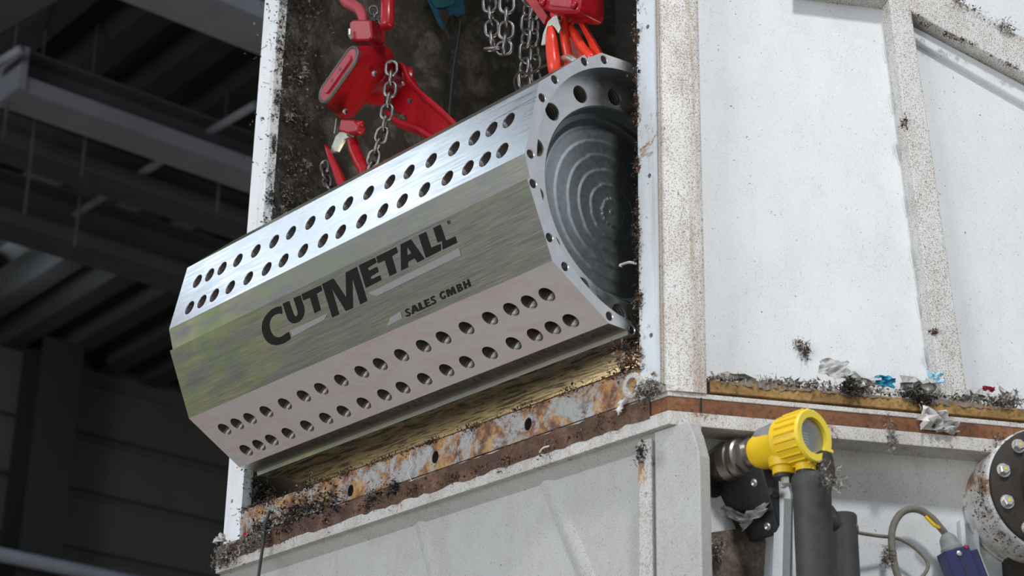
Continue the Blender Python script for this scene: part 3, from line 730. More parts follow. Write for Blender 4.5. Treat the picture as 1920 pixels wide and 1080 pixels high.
# shaft and load sheave casing behind the gear housing
o = MB().lathe(H(690, 152, .10), V((.62, .78, 0)), [(0, .070), (.05, .072), (.05, .045), (.11, .045), (.11, .050), (.13, .048), (.135, .035)], 28).build('sheave_casing', M['red'], hg); autosmooth(o)
# top swivel and hook
o = MB().tube(spline([H(640, -60, .03), H(640, -18, .03), H(652, 4, .03), H(674, 18, .03), H(682, 38, .03), H(684, 52, .03)], 5), lerp_list([.016, .017, .019, .0165, .015, .014], 26), 14).build('top_hook', M['red_worn'], hg, smooth=True)
o = MB().prism(Hs([(654, 42), (662, 36), (694, 36), (697, 62), (690, 76), (655, 76)], .01), (0, .055, 0)).build('swivel_block', M['red'], hg, bevel=.006); autosmooth(o)
MB().tube([H(655, 55, .0), H(655, 66, .0), H(660, 74, .0)], .004, 8).build('swivel_pin', M['galv'], hg)
# lever: casing plate, two rails, boss bolts
lv = Hs([(742, 130), (762, 132), (778, 172), (800, 196), (802, 222), (788, 232), (760, 226), (735, 205), (728, 160)], .16)
o = MB().prism(lv, (0, .03, 0)).build('ratchet_casing', M['red'], hg, bevel=.006); autosmooth(o)
o = MB().tube(spline([H(742, 128, .14), H(757, 128, .13), H(768, 152, .13), H(790, 178, .13), H(830, 212, .14), H(880, 262, .15)], 5), .0085, 10, flat=1.9).build('lever_rail', M['red'], hg, smooth=True)
o = MB().tube(spline([H(728, 215, .13), H(750, 232, .13), H(790, 248, .14), H(850, 285, .15)], 5), .0085, 10, flat=1.9).build('lever_rail', M['red'], hg, smooth=True)
MB().prism(Hs([(775, 178), (800, 196), (880, 262), (850, 285), (788, 246), (760, 235)], .15), (0, .012, 0)).build('lever_plate', M['red'], hg)
for x, y in ((771, 190), (757, 220)): bolt(H(x, y, .158), (.2, -1, -.1), .0075, M['edge_grey'], hg)
bolt(H(757, 158, .13), (.5, -.8, 0), .004, M['latch'], hg)
# bottom hook
o = MB().prism(Hs([(638, 222), (664, 224), (672, 234), (666, 248), (650, 250), (634, 244)], .02), (0, .03, 0)).build('hook_block', M['red'], hg, bevel=.005); autosmooth(o)
MB().tube([H(668, 233, .025), H(682, 232, .04)], .010, 12).build('hook_pin', M['red'], hg, smooth=True)
hk = thing('lifting_hook', 'dark red lifting hook under the left hoist, its tip pointing up', 'hook')
MB().tube(spline([H(655, 246, .05), H(660, 262, .05), H(666, 285, .05), H(676, 306, .05), H(684, 322, .05), H(682, 345, .05), H(664, 362, .05), H(645, 352, .04), H(632, 322, .03), H(620, 295, .02), H(611, 273, .02)], 4),
          lerp_list([.012, .015, .0175, .0185, .018, .018, .018, .016, .013, .0095, .005], 41), 14).build('hook_body', M['red'], hk, smooth=True)
lt_ = MB().prism(Hs([(617, 286), (629, 255), (637, 247), (650, 248), (655, 256), (644, 262), (632, 284)], .03), (0, .010, 0)).build('latch', M['latch'], hk, bevel=.002)
MB().tube([H(631, 222, .02), H(627, 250, .02)], .0022, 6).build('latch_wire', M['galv'], lt_)
MB().lathe(H(652, 251, .022), (0, 1, 0), [(0, .006), (.02, .006)], 12).build('latch_pin', M['edge_grey'], lt_)
chain('grey chain running down beside the left dark red hoist', [H(734, 128, .02), H(732, 165, .02), H(727, 200, .02), H(720, 240, .02), H(708, 275, .02), H(698, 305, .02), H(690, 330, .03)], .046, .031, .0050)
chain('short grey chain end behind the tip of the left hook', [H(609, 312, .08), H(612, 335, .08), H(622, 358, .08)], .040, .028, .0048, tw=.5)
rh = thing('lever_hoist', 'red rubber grip hanging down at the top of the opening', 'hoist')
o = MB().lathe(H(726, 49, .0), H(728, -60, .0) - H(726, 49, .0), [(-.006, .013), (-.003, .018), (.004, .0205), (.2, .0205)], 24).build('grip', M['red'], rh, smooth=True)
MB().tube([H(728, -60, 0), H(729, -220, 0)], .011, 10).build('lever_bar', M['red_worn'], rh)
# faint hoist chain between the grip and the hoist
chain('dim thin chain behind the red grip', [H(700, 20, .10), H(706, 60, .10), H(714, 100, .10)], .036, .024, .0038)

# ------------------------------------------------------------------ right hoist block and hook
h2 = thing('hoist_block', 'bright red hoist bottom block at the top of the opening', 'hoist')
D_ = -.02
o = MB().prism(Hs([(1000, -60), (1082, -60), (1087, -8), (1086, 16), (1078, 25), (1030, 22), (1010, 12), (1002, -10)], D_), (0, .09, 0)).build('block_body', M['red'], h2, bevel=.008); autosmooth(o)
MB().prism(Hs([(1030, -60), (1070, -60), (1069, 14), (1030, 10)], D_ - .006), (0, .008, 0)).build('worn_plate', M['red_worn'], h2, bevel=.003)
for x, y in ((1018, 5), (1077, 10)): MB().lathe(H(x, y, D_ - .003), (0, -1, 0), [(0, .011), (.006, .010), (.009, .005)], 14).build('rivet', M['red'], h2, smooth=True)
# slotted side arms of the block
def slot_arm(pts, hole, d, nm='side_arm', th=.012):
    cs = [Hs(pts, d)] + ([Hs(hole, d)] if hole else [])
    return MB().sheet(cs, (0, th, 0)).build(nm, M['orange_red'] if hole else M['red'], h2)
slot_arm([(1060, 20), (1083, 26), (1136, 116), (1095, 140), (1072, 108), (1064, 60)], [(1068, 30), (1079, 34), (1102, 78), (1105, 88), (1098, 92), (1082, 84), (1070, 62)], .06)
MB().tube(spline([H(1062, 48, .04), H(1078, 66, .04), H(1092, 90, .045), H(1112, 112, .05)], 4), .0125, 10).build('arm_rib', M['orange_red'], h2, smooth=True)
slot_arm([(976, -12), (994, -20), (1026, 30), (1020, 46), (998, 16)], None, .04)
hk2 = thing('lifting_hook', 'orange red lifting hook gripping behind the top edge of the rotor', 'hook')
o = MB().lathe(H(1046, 20, .02), (0, 0, -1), [(-.03, .020), (.012, .020), (.022, .016), (.05, .015)], 22).build('hook_neck', M['orange_red'], hk2, smooth=True)
MB().tube(spline([H(1056, 30, .02), H(1057, 52, .02), H(1060, 80, .02), H(1064, 104, .03), H(1062, 132, .035), H(1054, 150, .035), H(1046, 148, .02), H(1040, 128, 0), H(1036, 100, -.005), H(1034, 72, -.01), H(1032, 52, -.01)], 4),
          lerp_list([.013, .0125, .0125, .013, .016, .017, .017, .0175, .0175, .0155, .009], 41), 16).build('hook_body', M['orange_red'], hk2, smooth=True)
lt2 = MB().prism(Hs([(1014, 85), (1018, 62), (1027, 40), (1036, 31), (1045, 28), (1047, 40), (1050, 52), (1046, 62), (1040, 52), (1033, 46), (1028, 56), (1025, 82)], -.012), (0, .006, 0)).build('latch', M['latch'], hk2, bevel=.0015)
MB().lathe(H(1049, 35, -.004), (0, -1, 0), [(0, .006), (.008, .006)], 12).build('latch_pin', M['dark_iron'], lt2)
MB().tube(spline([H(1052, 112, .03), H(1066, 108, .0), H(1082, 118, 0), H(1096, 128, .03)], 4), .009, 10).build('shackle', M['galv'], hk2, smooth=True)
chain('left strand of the steel chain pair at the top of the opening', [H(918, -40, .10), H(918, 0, .10), H(921, 30, .10), H(923, 62, .10), H(925, 98, .10)], .054, .036, .0052, 'hanging chain pair', tw=.3, face=(0.75, -.6, 0))
chain('right strand of the steel chain pair, ending in a hooked link', [H(953, -40, .10), H(951, 0, .10), H(950, 30, .10), H(949, 62, .10), H(944, 102, .10)], .054, .038, .0056, 'hanging chain pair', tw=.1, face=(0.75, -.6, 0))
chain('short cross link joining the two hanging chain strands', [H(925, 92, .09), H(948, 90, .10)], .05, .034, .0052, face=(0, 0, 1), tw=.3)
chain('dark chain hanging just left of the orange red hook', [H(988, -30, .16), H(990, 20, .16), H(987, 60, .16), H(985, 100, .16), H(983, 140, .16), H(985, 180, .16)], .056, .036, .0052, tw=.9)
chain('dim chain farther back, right of the dark hanging chain', [H(1003, 20, .26), H(1000, 70, .26), H(1004, 120, .26), H(1006, 165, .26)], .054, .036, .0045, tw=.7)
tag(MB().tube(spline([H(1000, 160, .1), H(984, 172, .1), H(970, 170, .1), H(965, 150, .1), H(974, 136, .1), H(992, 138, .1), H(1012, 128, .1), H(1034, 118, .1)], 5), .0035, 8).build('wire_sling', M['dark_iron'], smooth=True), 'thin dark wire loop curling behind the rotor top edge', 'wire')

# dark cord and blue scrap on the interior wall
XW = XL1 + .02
tag(MB().tube(spline([onX(866, -30, XW), onX(864, 30, XW), onX(858, 80, XW), onX(850, 130, XW), onX(842, 215, XW)], 5), .0055, 8).build('rope', M['black_plastic'], smooth=True), 'thin black rope hanging down the dark interior wall', 'rope')
bs = thing('blue_scrap', 'torn blue and teal scrap stuck high on the dark interior wall', 'scrap')
def wallp(l, d): return [onX(x, y, XW + d) for x, y in l]
MB().sheet([wallp([(800, -8), (868, -6), (872, 26), (858, 30), (850, 26), (842, 32), (836, 46), (832, 56), (822, 42), (810, 14)], .012)], (-.004, 0, 0)).build('torn_sheet', M['blue_scrap'], bs)
MB().sheet([wallp([(804, -8), (855, -8), (850, 8), (832, 14), (818, 14)], .018)], (-.003, 0, 0)).build('teal_patch', M['teal'], bs)
MB().sheet([wallp([(824, 19), (839, 16), (842, 30), (834, 46), (828, 32)], .019)], (-.003, 0, 0)).build('pale_patch', M['dark_iron'], bs)

# ------------------------------------------------------------------ dirt along the opening
fluff('edge_dirt', [onY(1196, -30, YF - .002), onY(1194, 200, YF - .002), onY(1196, 420, YF - .002), onY(1200, 600, YF - .002), onY(1200, 690, YF - .002)], 1500, (.0045, .006, .004), .0058, 'rust_fluff', label='rusty dirt and fibres clinging to the inner edge of the right post', strand=.22, seed=4)
fluff('corner_dirt', [onY(1186, 612, YF + .02), onY(1178, 650, YF + .02), onY(1182, 688, YF + .01)], 650, (.013, .016, .012), .009, 'rust_fluff', label='clump of dark dirt under the lower right corner of the rotor', strand=.3, seed=5)
fluff('edge_dirt', [(XL1 + .004, YF + .016, 5.1), (XL1 + .004, YF + .016, 4.0)], 1300, (.003, .010, .01), .0055, 'dark_fluff', label='dark dirt crust on the upper inner edge of the left post', strand=.25, seed=6)
fluff('wall_dirt', [(XL1 + .006, YF + .06, 5.0), (XL1 + .006, YF + .08, 4.5), (XL1 + .006, YF + .10, 3.95)], 2600, (.004, .05, .05), .0085, 'dark_fluff', label='thick dark dust caked on the inner wall beside the left post', strand=.3, seed=8)
for (y, z, s) in ((.09, 4.585, .022), (.05, 4.43, .014), (.06, 4.17, .03), (.05, 4.10, .025), (.13, 4.28, .02)):
    fluff('dust_tuft', [(XL1 + .012, YF + y, z), (XL1 + .012, YF + y + .01, z + .02)], 60, (.003, s * .4, s * .5), .008, 'fluff', up, strand=.5, seed=int(z * 100))
fluff('inner_post_dirt', [(XL1 + .006, YF + .045, 3.36), (XL1 + .006, YF + .045, 3.14)], 1100, (.004, .022, .01), .007, 'dark_fluff', label='dark dirt on the lower inner edge of the left post, under the rotor', strand=.3, seed=9)
fluff('sill_dirt', [onY(480, 990, YF - .004), onY(560, 962, YF - .004), onY(640, 935, YF - .002)], 900, (.02, .004, .014), .009, 'dark_fluff', label='dusty dirt heap at the left end of the rusty sill', strand=.35, seed=10)
fluff('sill_dirt', [onY(690, 935, YF - .006), onY(740, 912, YF - .006)], 330, (.012, .004, .012), .007, 'dark_fluff', label='grey fibre clump on the sill, right of its left bolt hole', strand=.4, seed=11)
fluff('sill_dirt', [V((XL1, YF - .002, zs1)), V((-3.6, YF - .002, zs1)), V((XI, YF - .002, zs1))], 1500, (.01, .004, .006), .0055, 'rust_fluff', label='rusty crumbs along the upper edge of the sill under the rotor', strand=.12, seed=61)
fluff('sill_dirt', [onY(468, 975, YF + .01), onY(540, 945, YF + .01), onY(600, 930, YF + .005)], 1300, (.02, .006, .020), .0075, 'dark_fluff', label='thick dark dirt filling the left end of the opening above the sill', strand=.3, seed=62)
fluff('gasket_dirt', [onY(500, 1012, YF - .003), onY(800, 912, YF - .003), onY(1000, 848, YF - .003), onY(1210, 758, YF - .003)], 1100, (.004, .003, .010), .005, 'rust_fluff', label='dark crumbs along the front gasket line', strand=.3, seed=12)
fluff('ledge_dirt', [onY(396, 1062, YF - .01), onY(420, 1045, YF - .01), onY(460, 1022, YF - .01), onY(500, 1006, YF - .01)], 1300, (.014, .012, .013), .009, 'fluff', label='heap of grey fluff at the lower left corner of the machine', strand=.45, seed=13)
fluff('corner_dirt', [onY(1188, 742, YF - .006), onY(1215, 728, YF - .012), onY(1245, 730, YF - .016)], 600, (.012, .006, .012), .0075, 'fluff', label='grey fibres gathered at the foot of the right post', strand=.55, seed=14)
fluff('flange_dirt', [onF(1215 + 0, 830, -.02), onF(1200, 850, -.02)], 160, (.012, .006, .02), .006, 'dark_fluff', label='dark stain of dirt below the front flange near the corner', strand=.3, seed=15)
def mound(name, pts, wd, hg_, mat, label, seed):
    rnd = random.Random(seed); P = []
    for i in range(len(pts) - 1):
        n_ = max(2, int((pts[i + 1] - pts[i]).length / .006)); P += [pts[i].lerp(pts[i + 1], j / n_) for j in range(n_)]
    vs = []; fs = []; K = 7; dirn = (pts[-1] - pts[0]).normalized(); sd = V((0, 0, 1)).cross(dirn).normalized(); amp = 1.0
    for i, p in enumerate(P):
        amp = .55 + .45 * math.sin(i * .13 + seed) * math.sin(i * .041 + 2 * seed)
        for j in range(K):
            a = math.pi * j / (K - 1); vs.append(p + sd * math.cos(a) * wd * rnd.uniform(.75, 1.2) + V((0, 0, math.sin(a) * hg_ * amp * rnd.uniform(.6, 1.4) - .003 - (.010 * amp * rnd.random() if j in (0, K - 1) else 0))))
    for i in range(len(P) - 1):
        for j in range(K - 1): fs.append((i * K + j, i * K + j + 1, (i + 1) * K + j + 1, (i + 1) * K + j))
    o = mesh(name, vs, fs, M[mat], kind='stuff'); return tag(o, label, 'dust')
M['dust'] = plain('packed_dust', (.20, .175, .15), .95, 0, .5, 160, .8)
mound('dust_mound', [V((q.x, q.y, 3.145)) for q in (onF(1335, 712, -.02), onF(1640, 733, -.02), onF(1990, 762, -.02))], .016, .016, 'dust', 'matted grey dust bank along the top of the rusty side flange', 2)
def onT(x, y, h): q = onF(x, y, h); return q
fluff('flange_dust', [onF(1335, 712, -.02), onF(1500, 722, -.02), onF(1640, 733, -.02), onF(1780, 746, -.02), onF(1925, 758, -.02)], 2400, (.012, .010, .0045), .0085, 'fluff', label='thick grey dust lying along the top of the side flange', strand=.35, seed=16)
fluff('dust_clump', [onF(1592, 722, .003), onF(1606, 742, .003)], 300, (.009, .006, .010), .008, 'dark_fluff', label='dark dust clump drooping over the side flange, left of the white paper', strand=.4, seed=17)
fluff('dust_clump', [onF(1700, 738, .003), onF(1735, 752, .003)], 350, (.012, .006, .008), .008, 'dark_fluff', label='dark dust clump drooping over the side flange just above the white paper', strand=.4, seed=18)
fluff('dust_strand', [onF(1662, 768, .003), onF(1674, 825, .003)], 120, (.004, .004, .01), .007, 'fluff', label='thin dust strand hanging over the side gasket', strand=.7, seed=19)
fluff('wall_smear', [onP(1470, 655, .004), onP(1482, 648, .004), onP(1492, 645, .004), onP(1510, 655, .004), onP(1512, 680, .004)], 330, (.006, .002, .006), .005, 'rust_fluff', label='small dark nest like smear on the white side panel', strand=.6, seed=20)
fluff('wall_smear', [onP(1690, 208, RH + .003), onP(1696, 232, RH + .003)], 90, (.004, .002, .006), .005, 'rust_fluff', label='brown crumb of dirt high on the slanted rib', strand=.5, seed=21)
fluff('wall_smear', [onP(1745, 620, RH + .003), onP(1756, 622, RH + .003)], 80, (.005, .002, .005), .005, 'rust_fluff', label='brown crumb of dirt low on the slanted rib', strand=.5, seed=22)
fluff('rib_dirt', [onP(1792, 0, RH + .003), onP(1850, 32, RH + .003), onP(1925, 74, RH + .003)], 300, (.008, .004, .006), .006, 'fluff', label='dust along the upper edge of the slanting side beam', strand=.5, seed=23)
fluff('rib_dirt', [onP(1707, 22, RH), onP(1724, 40, RH), onP(1860, 102, RH), (onP(1925, 140, RH))], 160, (.006, .004, .004), .006, 'rust_fluff', label='brown crumbs along the lower edge of the slanting side beam', strand=.2, seed=24)
hs_ = SD; UZ = V((0, 0, 1))
scrap('film_scrap', onF(1658, 715, -.03), SD, UZ + SN * .6, .050, .028, 'blue_film', 'bright blue plastic scrap lying on the side flange', seed=1)
scrap('film_scrap', onF(1757, 708, -.05), SD, UZ, .040, .030, 'pale_blue_film', 'pale blue plastic scrap standing against the foot of the slanted rib', seed=2)
scrap('film_scrap', onF(1853, 729, -.03), SD, UZ * .7 + SN, .030, .014, 'red_film', 'small red scrap lying on the side flange at the right', seed=3)
scrap('film_scrap', onF(1565, 690, -.05), SD, UZ, .075, .050, 'grey_film', 'pale crumpled film leaning on the side panel, left of the blue scrap', seed=4)
scrap('film_scrap', onF(1612, 712, -.04), SD, UZ * .6 + SN, .085, .035, 'grey_film', 'dusty clear film lying just left of the blue scrap', seed=5, rough=.6)
scrap('film_scrap', onF(1722, 722, -.04), SD, UZ * .5 + SN, .10, .045, 'grey_film', 'dusty clear film lying between the two blue scraps', seed=6, rough=.6)
scrap('film_scrap', onF(1830, 742, -.04), SD, UZ * .5 + SN, .06, .03, 'grey_film', 'grey film scrap under the small red scrap', seed=7, rough=.6)
scrap('film_scrap', onF(1893, 745, -.04), SD, UZ * .8 + SN, .05, .04, 'grey_film', 'grey film scrap at the far right end of the side flange', seed=8, rough=.6)
scrap('film_scrap', onF(1385, 708, -.03), SD, UZ * .5 + SN, .10, .03, 'grey_film', 'dusty film lying on the side flange beside the white post', seed=9, rough=.6)
scrap('paper_scrap', onF(1748, 786, .012), SD, UZ + V((.1, 0, 0)), .068, .052, 'paper', 'crumpled white paper scrap caught on the side gasket', seed=11, rough=.7)
scrap('film_scrap', onF(1776, 800, .010), SD, UZ, .055, .030, 'grey_film', 'grey film tail hanging beside the crumpled white paper', seed=12, rough=.7)
scrap('film_scrap', onY(459, 1001, YF - .02), (1, 0, 0), UZ, .014, .012, 'red_film', 'tiny red scrap in the fluff at the foot of the left post', seed=13)
scrap('film_scrap', onY(409, 1010, YF - .01), (1, 0, .2), UZ, .04, .022, 'paper', 'small white shred sticking out left of the left post foot', seed=14, rough=.8)
scrap('film_scrap', onY(1163, 762, YF - .015), (.3, 0, 1), (1, 0, 0), .034, .016, 'paper', 'cream shred on the front gasket near the right post', seed=15, rough=.7)
tag(MB().tube(spline([onY(770, 848, YF - .01), onY(768, 862, YF - .012), onY(773, 872, YF - .012), onY(765, 885, YF - .012), onY(771, 900, YF - .01)], 4), .0012, 5).build('white_string', M['paper']), 'thin white thread hanging down over the sill', 'string')
tag(MB().tube(spline([onY(1012, 848, YF - .012), onY(1018, 840, YF - .015), onY(1030, 836, YF - .012)], 4), .0022, 6).build('white_string', M['paper']), 'curled white shred on the front gasket', 'string')
tag(MB().tube(spline([onY(1192, 494, YF - .004), onY(1180, 492, YF + .0), onY(1166, 496, YF + .0), onY(1163, 500, YF)], 4), [.003] * 9 + [.0045] * 4, 6).build('white_shred', M['paper']), 'small pale shred pointing left from the right post edge', 'string')
tag(MB().tube(spline([onY(506, 958, YF - .012), onY(497, 985, YF - .02), onY(494, 1015, YF - .03), onY(489, 1050, YF - .03), onY(482, 1100, YF - .02)], 5), .0042, 8).build('dark_cable', M['rubber'], smooth=True), 'thin dark cable hanging down over the front flange at the lower left', 'cable')

# ------------------------------------------------------------------ level sensor and its box
sb = thing('sensor_box', 'black rounded junction plate with screws behind the corner post', 'box')
YS = YF + .17
def onS(x, y, d=0): return onY(x, y, YS + d)
bn = V((.0, -.93, -.37)); bp = onS(1400, 940, .02)
def onB(x, y, h=0): return hit(x, y, bp + bn * h, bn)
o = MB().prism([onB(x, y) for x, y in ((1325, 852), (1400, 830), (1424, 860), (1446, 935), (1459, 985), (1456, 1000), (1444, 1006), (1350, 1035), (1336, 1036), (1325, 1030))], -bn * .05).build('box_body', M['black_plastic'], sb, bevel=.004); autosmooth(o)
for x, y in ((1415, 905), (1440, 987), (1338, 930), (1366, 1012)):
    o = MB().lathe(onB(x, y), bn, [(0, .009), (.003, .009), (.005, .006), (.003, .003), (.002, .0005)], 14).build('screw', M['galv'], sb); autosmooth(o)
MB().sheet([[onB(x, y, .001) for x, y in ((1338, 985), (1362, 980), (1372, 1000), (1356, 1022), (1340, 1020))]]).build('blue_patch', M['blue_scrap'], sb, fix=False)
scrap('film_scrap', onB(1375, 965, .012), (1, 0, -.55), (.4, 0, 1), .085, .022, 'grey_film', 'torn grey film draped on the black sensor plate, left half', seed=21, rough=.8)
scrap('film_scrap', onB(1415, 965, .015), (1, 0, .35), (-.2, 0, 1), .080, .028, 'grey_film', 'torn grey film draped on the black sensor plate, right half', seed=22, rough=.8)
se = thing('level_sensor', 'yellow sensor head with round sight glass on a steel threaded fitting', 'sensor')
AX = V((1, 0, 0)); s0 = onS(1345, 872)
def sx(px): return onS(px, 872 - .30 * (px - 1345)).x - s0.x          # axial position seen at this column
def r_(px, wpx): return wpx * (onS(px, 860) - EYE).dot(MW.col[2]) / F
L_ = lambda prof, nm, mat, n=40, ph=0, ang=30, cap=True: autosmooth(MB().lathe(s0, AX, prof, n, cap, ph).build(nm, mat, se), ang)
a0_, a1_, a2_, a3_, a4_, a5_ = sx(1342), sx(1362), sx(1380), sx(1396), sx(1408), sx(1418)
L_([(a0_ - .03, .074), (a0_ - .002, .074), (a0_ + .004, .068)], 'mounting_flange', M['black_plastic'])
L_([(a0_, .046), (a1_, .046)], 'hex_nut', M['fitting'], 6, .3)
L_([(a1_, .042), (a1_ + .004, .045), (a2_, .045), (a2_ + .002, .041), (a2_ + .006, .044), (a3_ - .004, .044), (a3_, .040)], 'threaded_fitting', M['fitting'])
L_([(a3_, .040), (a4_, .040)], 'hex_nut', M['fitting'], 6, .1)
L_([(a4_, .031), (a5_, .031)], 'fitting_neck', M['fitting'])
b0, b1, b2, b3, b4 = sx(1416), sx(1428), sx(1462), sx(1480), sx(1524)
L_([(b0, .030), (b0 + .006, .035), (b1 - .004, .036), (b1, .040), (b2, .041), (b2 + .01, .046), (b3, .053)], 'sensor_housing', M['yellow'])
L_([(b3 - .012, .054), (b3 - .008, .0575), (b4 - .006, .0585), (b4, .056), (b4 + .001, .054)], 'cover_shell', M['yellow'], cap=False)
L_([(b4 - .002, .0580), (b4 + .003, .0575), (b4 + .005, .055), (b4 + .004, .0405), (b4 - .010, .0385), (b4 - .030, .0385)], 'cover_ring', M['yellow_light'], cap=False)
L_([(b4 - .006, .0390), (b4 - .004, .0385)], 'sight_glass', M['glass'])
gd = L_([(b4 - .034, .039), (b4 - .026, .039), (b4 - .025, .032), (b4 - .022, .031)], 'display_dial', M['grey_plastic'])
for j in range(5):
    a = .3 + j * .18
    MB().box((s0.x + b4 - .0222, s0.y - .012, s0.z - .014 + j * .006), (s0.x + b4 - .0212, s0.y + .010, s0.z - .0115 + j * .006)).build('display_bar', M['galv'], se)
for j in range(22):
    a = 2 * math.pi * j / 22
    if j in (0, 1, 2, 3, 20, 21): continue
    dr = V((0, math.cos(a), math.sin(a))); p = s0 + dr * .0585
    MB().tube([p + AX * (b3 + .006), p + AX * (b4 - .002)], [.0022, .0034], 6).build('grip_rib', M['yellow'], se)
# transparent sleeve over the rear top of the housing, cable entries below
MB().lathe(s0 + V((0, .008, .012)), AX, [(b1 - .002, .030), (b1 + .004, .042), (b2, .046), (b3 - .012, .050)], 28).build('dusty_sleeve', M['sleeve'], se, smooth=True)
e1 = s0 + AX * sx(1474) + V((0, -.012, -.035)); e2 = s0 + AX * sx(1506) + V((0, .004, -.035))
o = MB().lathe(e1, (0, 0, -1), [(0, .032), (.020, .030), (.021, .0235), (.036, .0235), (.037, .021)], 24).build('cable_entry', M['yellow'], se); autosmooth(o)
MB().lathe(e1, (0, 0, -1), [(.036, .021), (.044, .021)], 20).build('entry_seal', M['black_plastic'], o)
MB().lathe(e1 + V((.006, 0, 0)), (0, 0, -1), [(.044, .0105), (.058, .0105)], 6).build('gland_nut', M['latch'], o)
o = MB().lathe(e2, (0, 0, -1), [(0, .024), (.030, .022), (.036, .022)], 24).build('cable_entry', M['yellow'], se); autosmooth(o)
MB().lathe(e2, (0, 0, -1), [(.036, .0195), (.048, .0195)], 20).build('entry_seal', M['black_plastic'], o)
MB().lathe(s0 + AX * (b4 - .004) + V((0, .056, -.022)), AX, [(-.012, .005), (.008, .005), (.010, .003)], 10).build('lock_screw', M['yellow_light'], se)

o = MB().prism([onP(x, y, .012) for x, y in ((1322, 1000), (1425, 985), (1436, 1015), (1430, 1120), (1322, 1120))], -SN * .012).build('dirty_plate', M['rust_brown'], lo)
o = MB().prism([onP(x, y, .010) for x, y in ((1300, 812), (1395, 818), (1400, 860), (1340, 900), (1300, 880))], -SN * .010).build('painted_shadow_plate', M['black_plastic'], lo)  # black sheet standing in for the shadow behind the sensor fitting
fluff('box_dust', [onS(1338, 1000, -.03), onS(1345, 1030, -.03)], 150, (.008, .006, .010), .007, 'fluff', sb, strand=.6, seed=51)
# insulated pipe, cap, bracket
YP = YS + .02
def onQ(x, y, d=0): return onY(x, y, YP + d)
pt = onQ(1521, 893); rp_ = (onQ(1560, 950).x - onQ(1482, 950).x) * .5 * .72
pp = thing('insulated_pipe', 'thick black insulated pipe standing upright below the yellow sensor', 'pipe')
o = MB().lathe(V((pt.x, pt.y, 0)), (0, 0, 1), [(0, rp_ * 1.0), (pt.z - .035, rp_), (pt.z - .03, rp_ * 1.05), (pt.z - .006, rp_ * 1.05), (pt.z, rp_ * .97), (pt.z + .002, rp_ * .5)], 36).build('pipe_sleeve', M['rubber'], pp); autosmooth(o)
o = MB().lathe(V((pt.x + .018, pt.y + .02, pt.z)), (0, 0, 1), [(0, rp_ * .62), (.03, rp_ * .58), (.05, rp_ * .45), (.056, rp_ * .2)], 24).build('pipe_cap', M['dark_iron'], pp); autosmooth(o)
fluff('pipe_dust', [onQ(1540, 880, -.02), onQ(1565, 900, -.02)], 160, (.008, .006, .008), .007, 'fluff', pp, strand=.6, seed=31)
br = thing('white_bracket', 'narrow white upright bracket between the black plate and the thick pipe', 'bracket')
MB().prism([onQ(x, y, .03) for x, y in ((1426, 872), (1462, 858), (1482, 925), (1482, 1120), (1446, 1120), (1452, 960))], (0, .008, 0)).build('bracket_plate', M['paint_panel'], br, bevel=.001)
MB().prism([onQ(x, y, .02) for x, y in ((1458, 862), (1480, 868), (1482, 905), (1462, 915))], (0, .02, 0)).build('bracket_lug', M['paint_edge'], br, bevel=.002)
MB().prism([onQ(x, y, .028) for x, y in ((1470, 935), (1484, 935), (1480, 1120), (1466, 1120))], (0, .006, 0)).build('grey_strip', M['grey_plastic'], br)
MB().lathe(onQ(1455, 925, .01), (0, -1, 0), [(0, .009), (.02, .009)], 8).build('clip', M['black_plastic'], br)
sp = thing('short_pipe', 'short dark pipe stub behind the thick insulated pipe, right side', 'pipe')
q = onP(1580, 965, .05); rq = .031
o = MB().lathe(V((q.x, q.y, 0)), (0, 0, 1), [(0, rq), (q.z - .004, rq), (q.z, rq * .9)], 24).build('pipe_sleeve', M['rubber'], sp); autosmooth(o)
cc = thing('cable_connector', 'dusty dark cable connector angled out behind the thick pipe', 'connector')
MB().tube([onP(1548, 958, .055), onP(1572, 988, .06), onP(1592, 994, .06)], [.020, .018, .013], 14).build('connector_body', M['dark_iron'], cc, smooth=True)
MB().lathe(onP(1588, 992, .06), onP(1606, 990, .06) - onP(1588, 992, .06), [(0, .015), (.010, .015), (.011, .012), (.022, .014)], 8).build('connector_nut', M['cable_grey'], cc)
tag(MB().tube(spline([onP(1604, 998, .06), onP(1640, 1004, .05), onP(1680, 1009, .04), (onP(1708, 1022, .04)), onP(1732, 1044, .04), onP(1740, 1062, .04), onP(1728, 1082, .04), onP(1700, 1100, .04)], 6), .0042, 8).build('signal_cable', M['cable_grey'], smooth=True), 'thin dusty cable running from the connector into a loop', 'cable')
tag(MB().tube(spline([onP(1690, 1100, .05), onP(1678, 1062, .05), onP(1672, 1020, .05), onP(1674, 990, .05), onP(1686, 966, .05), onP(1705, 955, .05), onP(1726, 957, .05), onP(1748, 972, .05), onP(1762, 988, .05), onP(1772, 1000, .045)], 6), .0080, 10).build('switch_cable', M['cable_grey'], smooth=True), 'thick dusty grey cable arching over into the blue limit switch', 'cable')
fluff('cable_dust', [onP(1666, 1010, .055), onP(1664, 1045, .055)], 150, (.006, .006, .01), .008, 'fluff', label='fluff hanging from the arching grey cable', strand=.6, seed=33)
tag(MB().tube([onP(1735, 968, .058), onP(1752, 985, .058), onP(1762, 990, .056)], [.004, .0045, .003], 6).build('yellow_wire', M['yellow']), 'short yellow wire showing where the grey cable enters the switch', 'wire')
ls = thing('limit_switch', 'dark blue limit switch box with a grey cable gland on top', 'switch')
sa = onP(1773, 1000, .045); sbm = onP(1790, 1045, .045); sax = (sbm - sa).normalized()
o = MB().lathe(sa, sax, [(0, .008), (.004, .013), (.012, .019), (.016, .020), (.030, .022), (.034, .025), (.040, .025)], 12).build('cable_gland', M['grey_plastic'], ls); autosmooth(o)
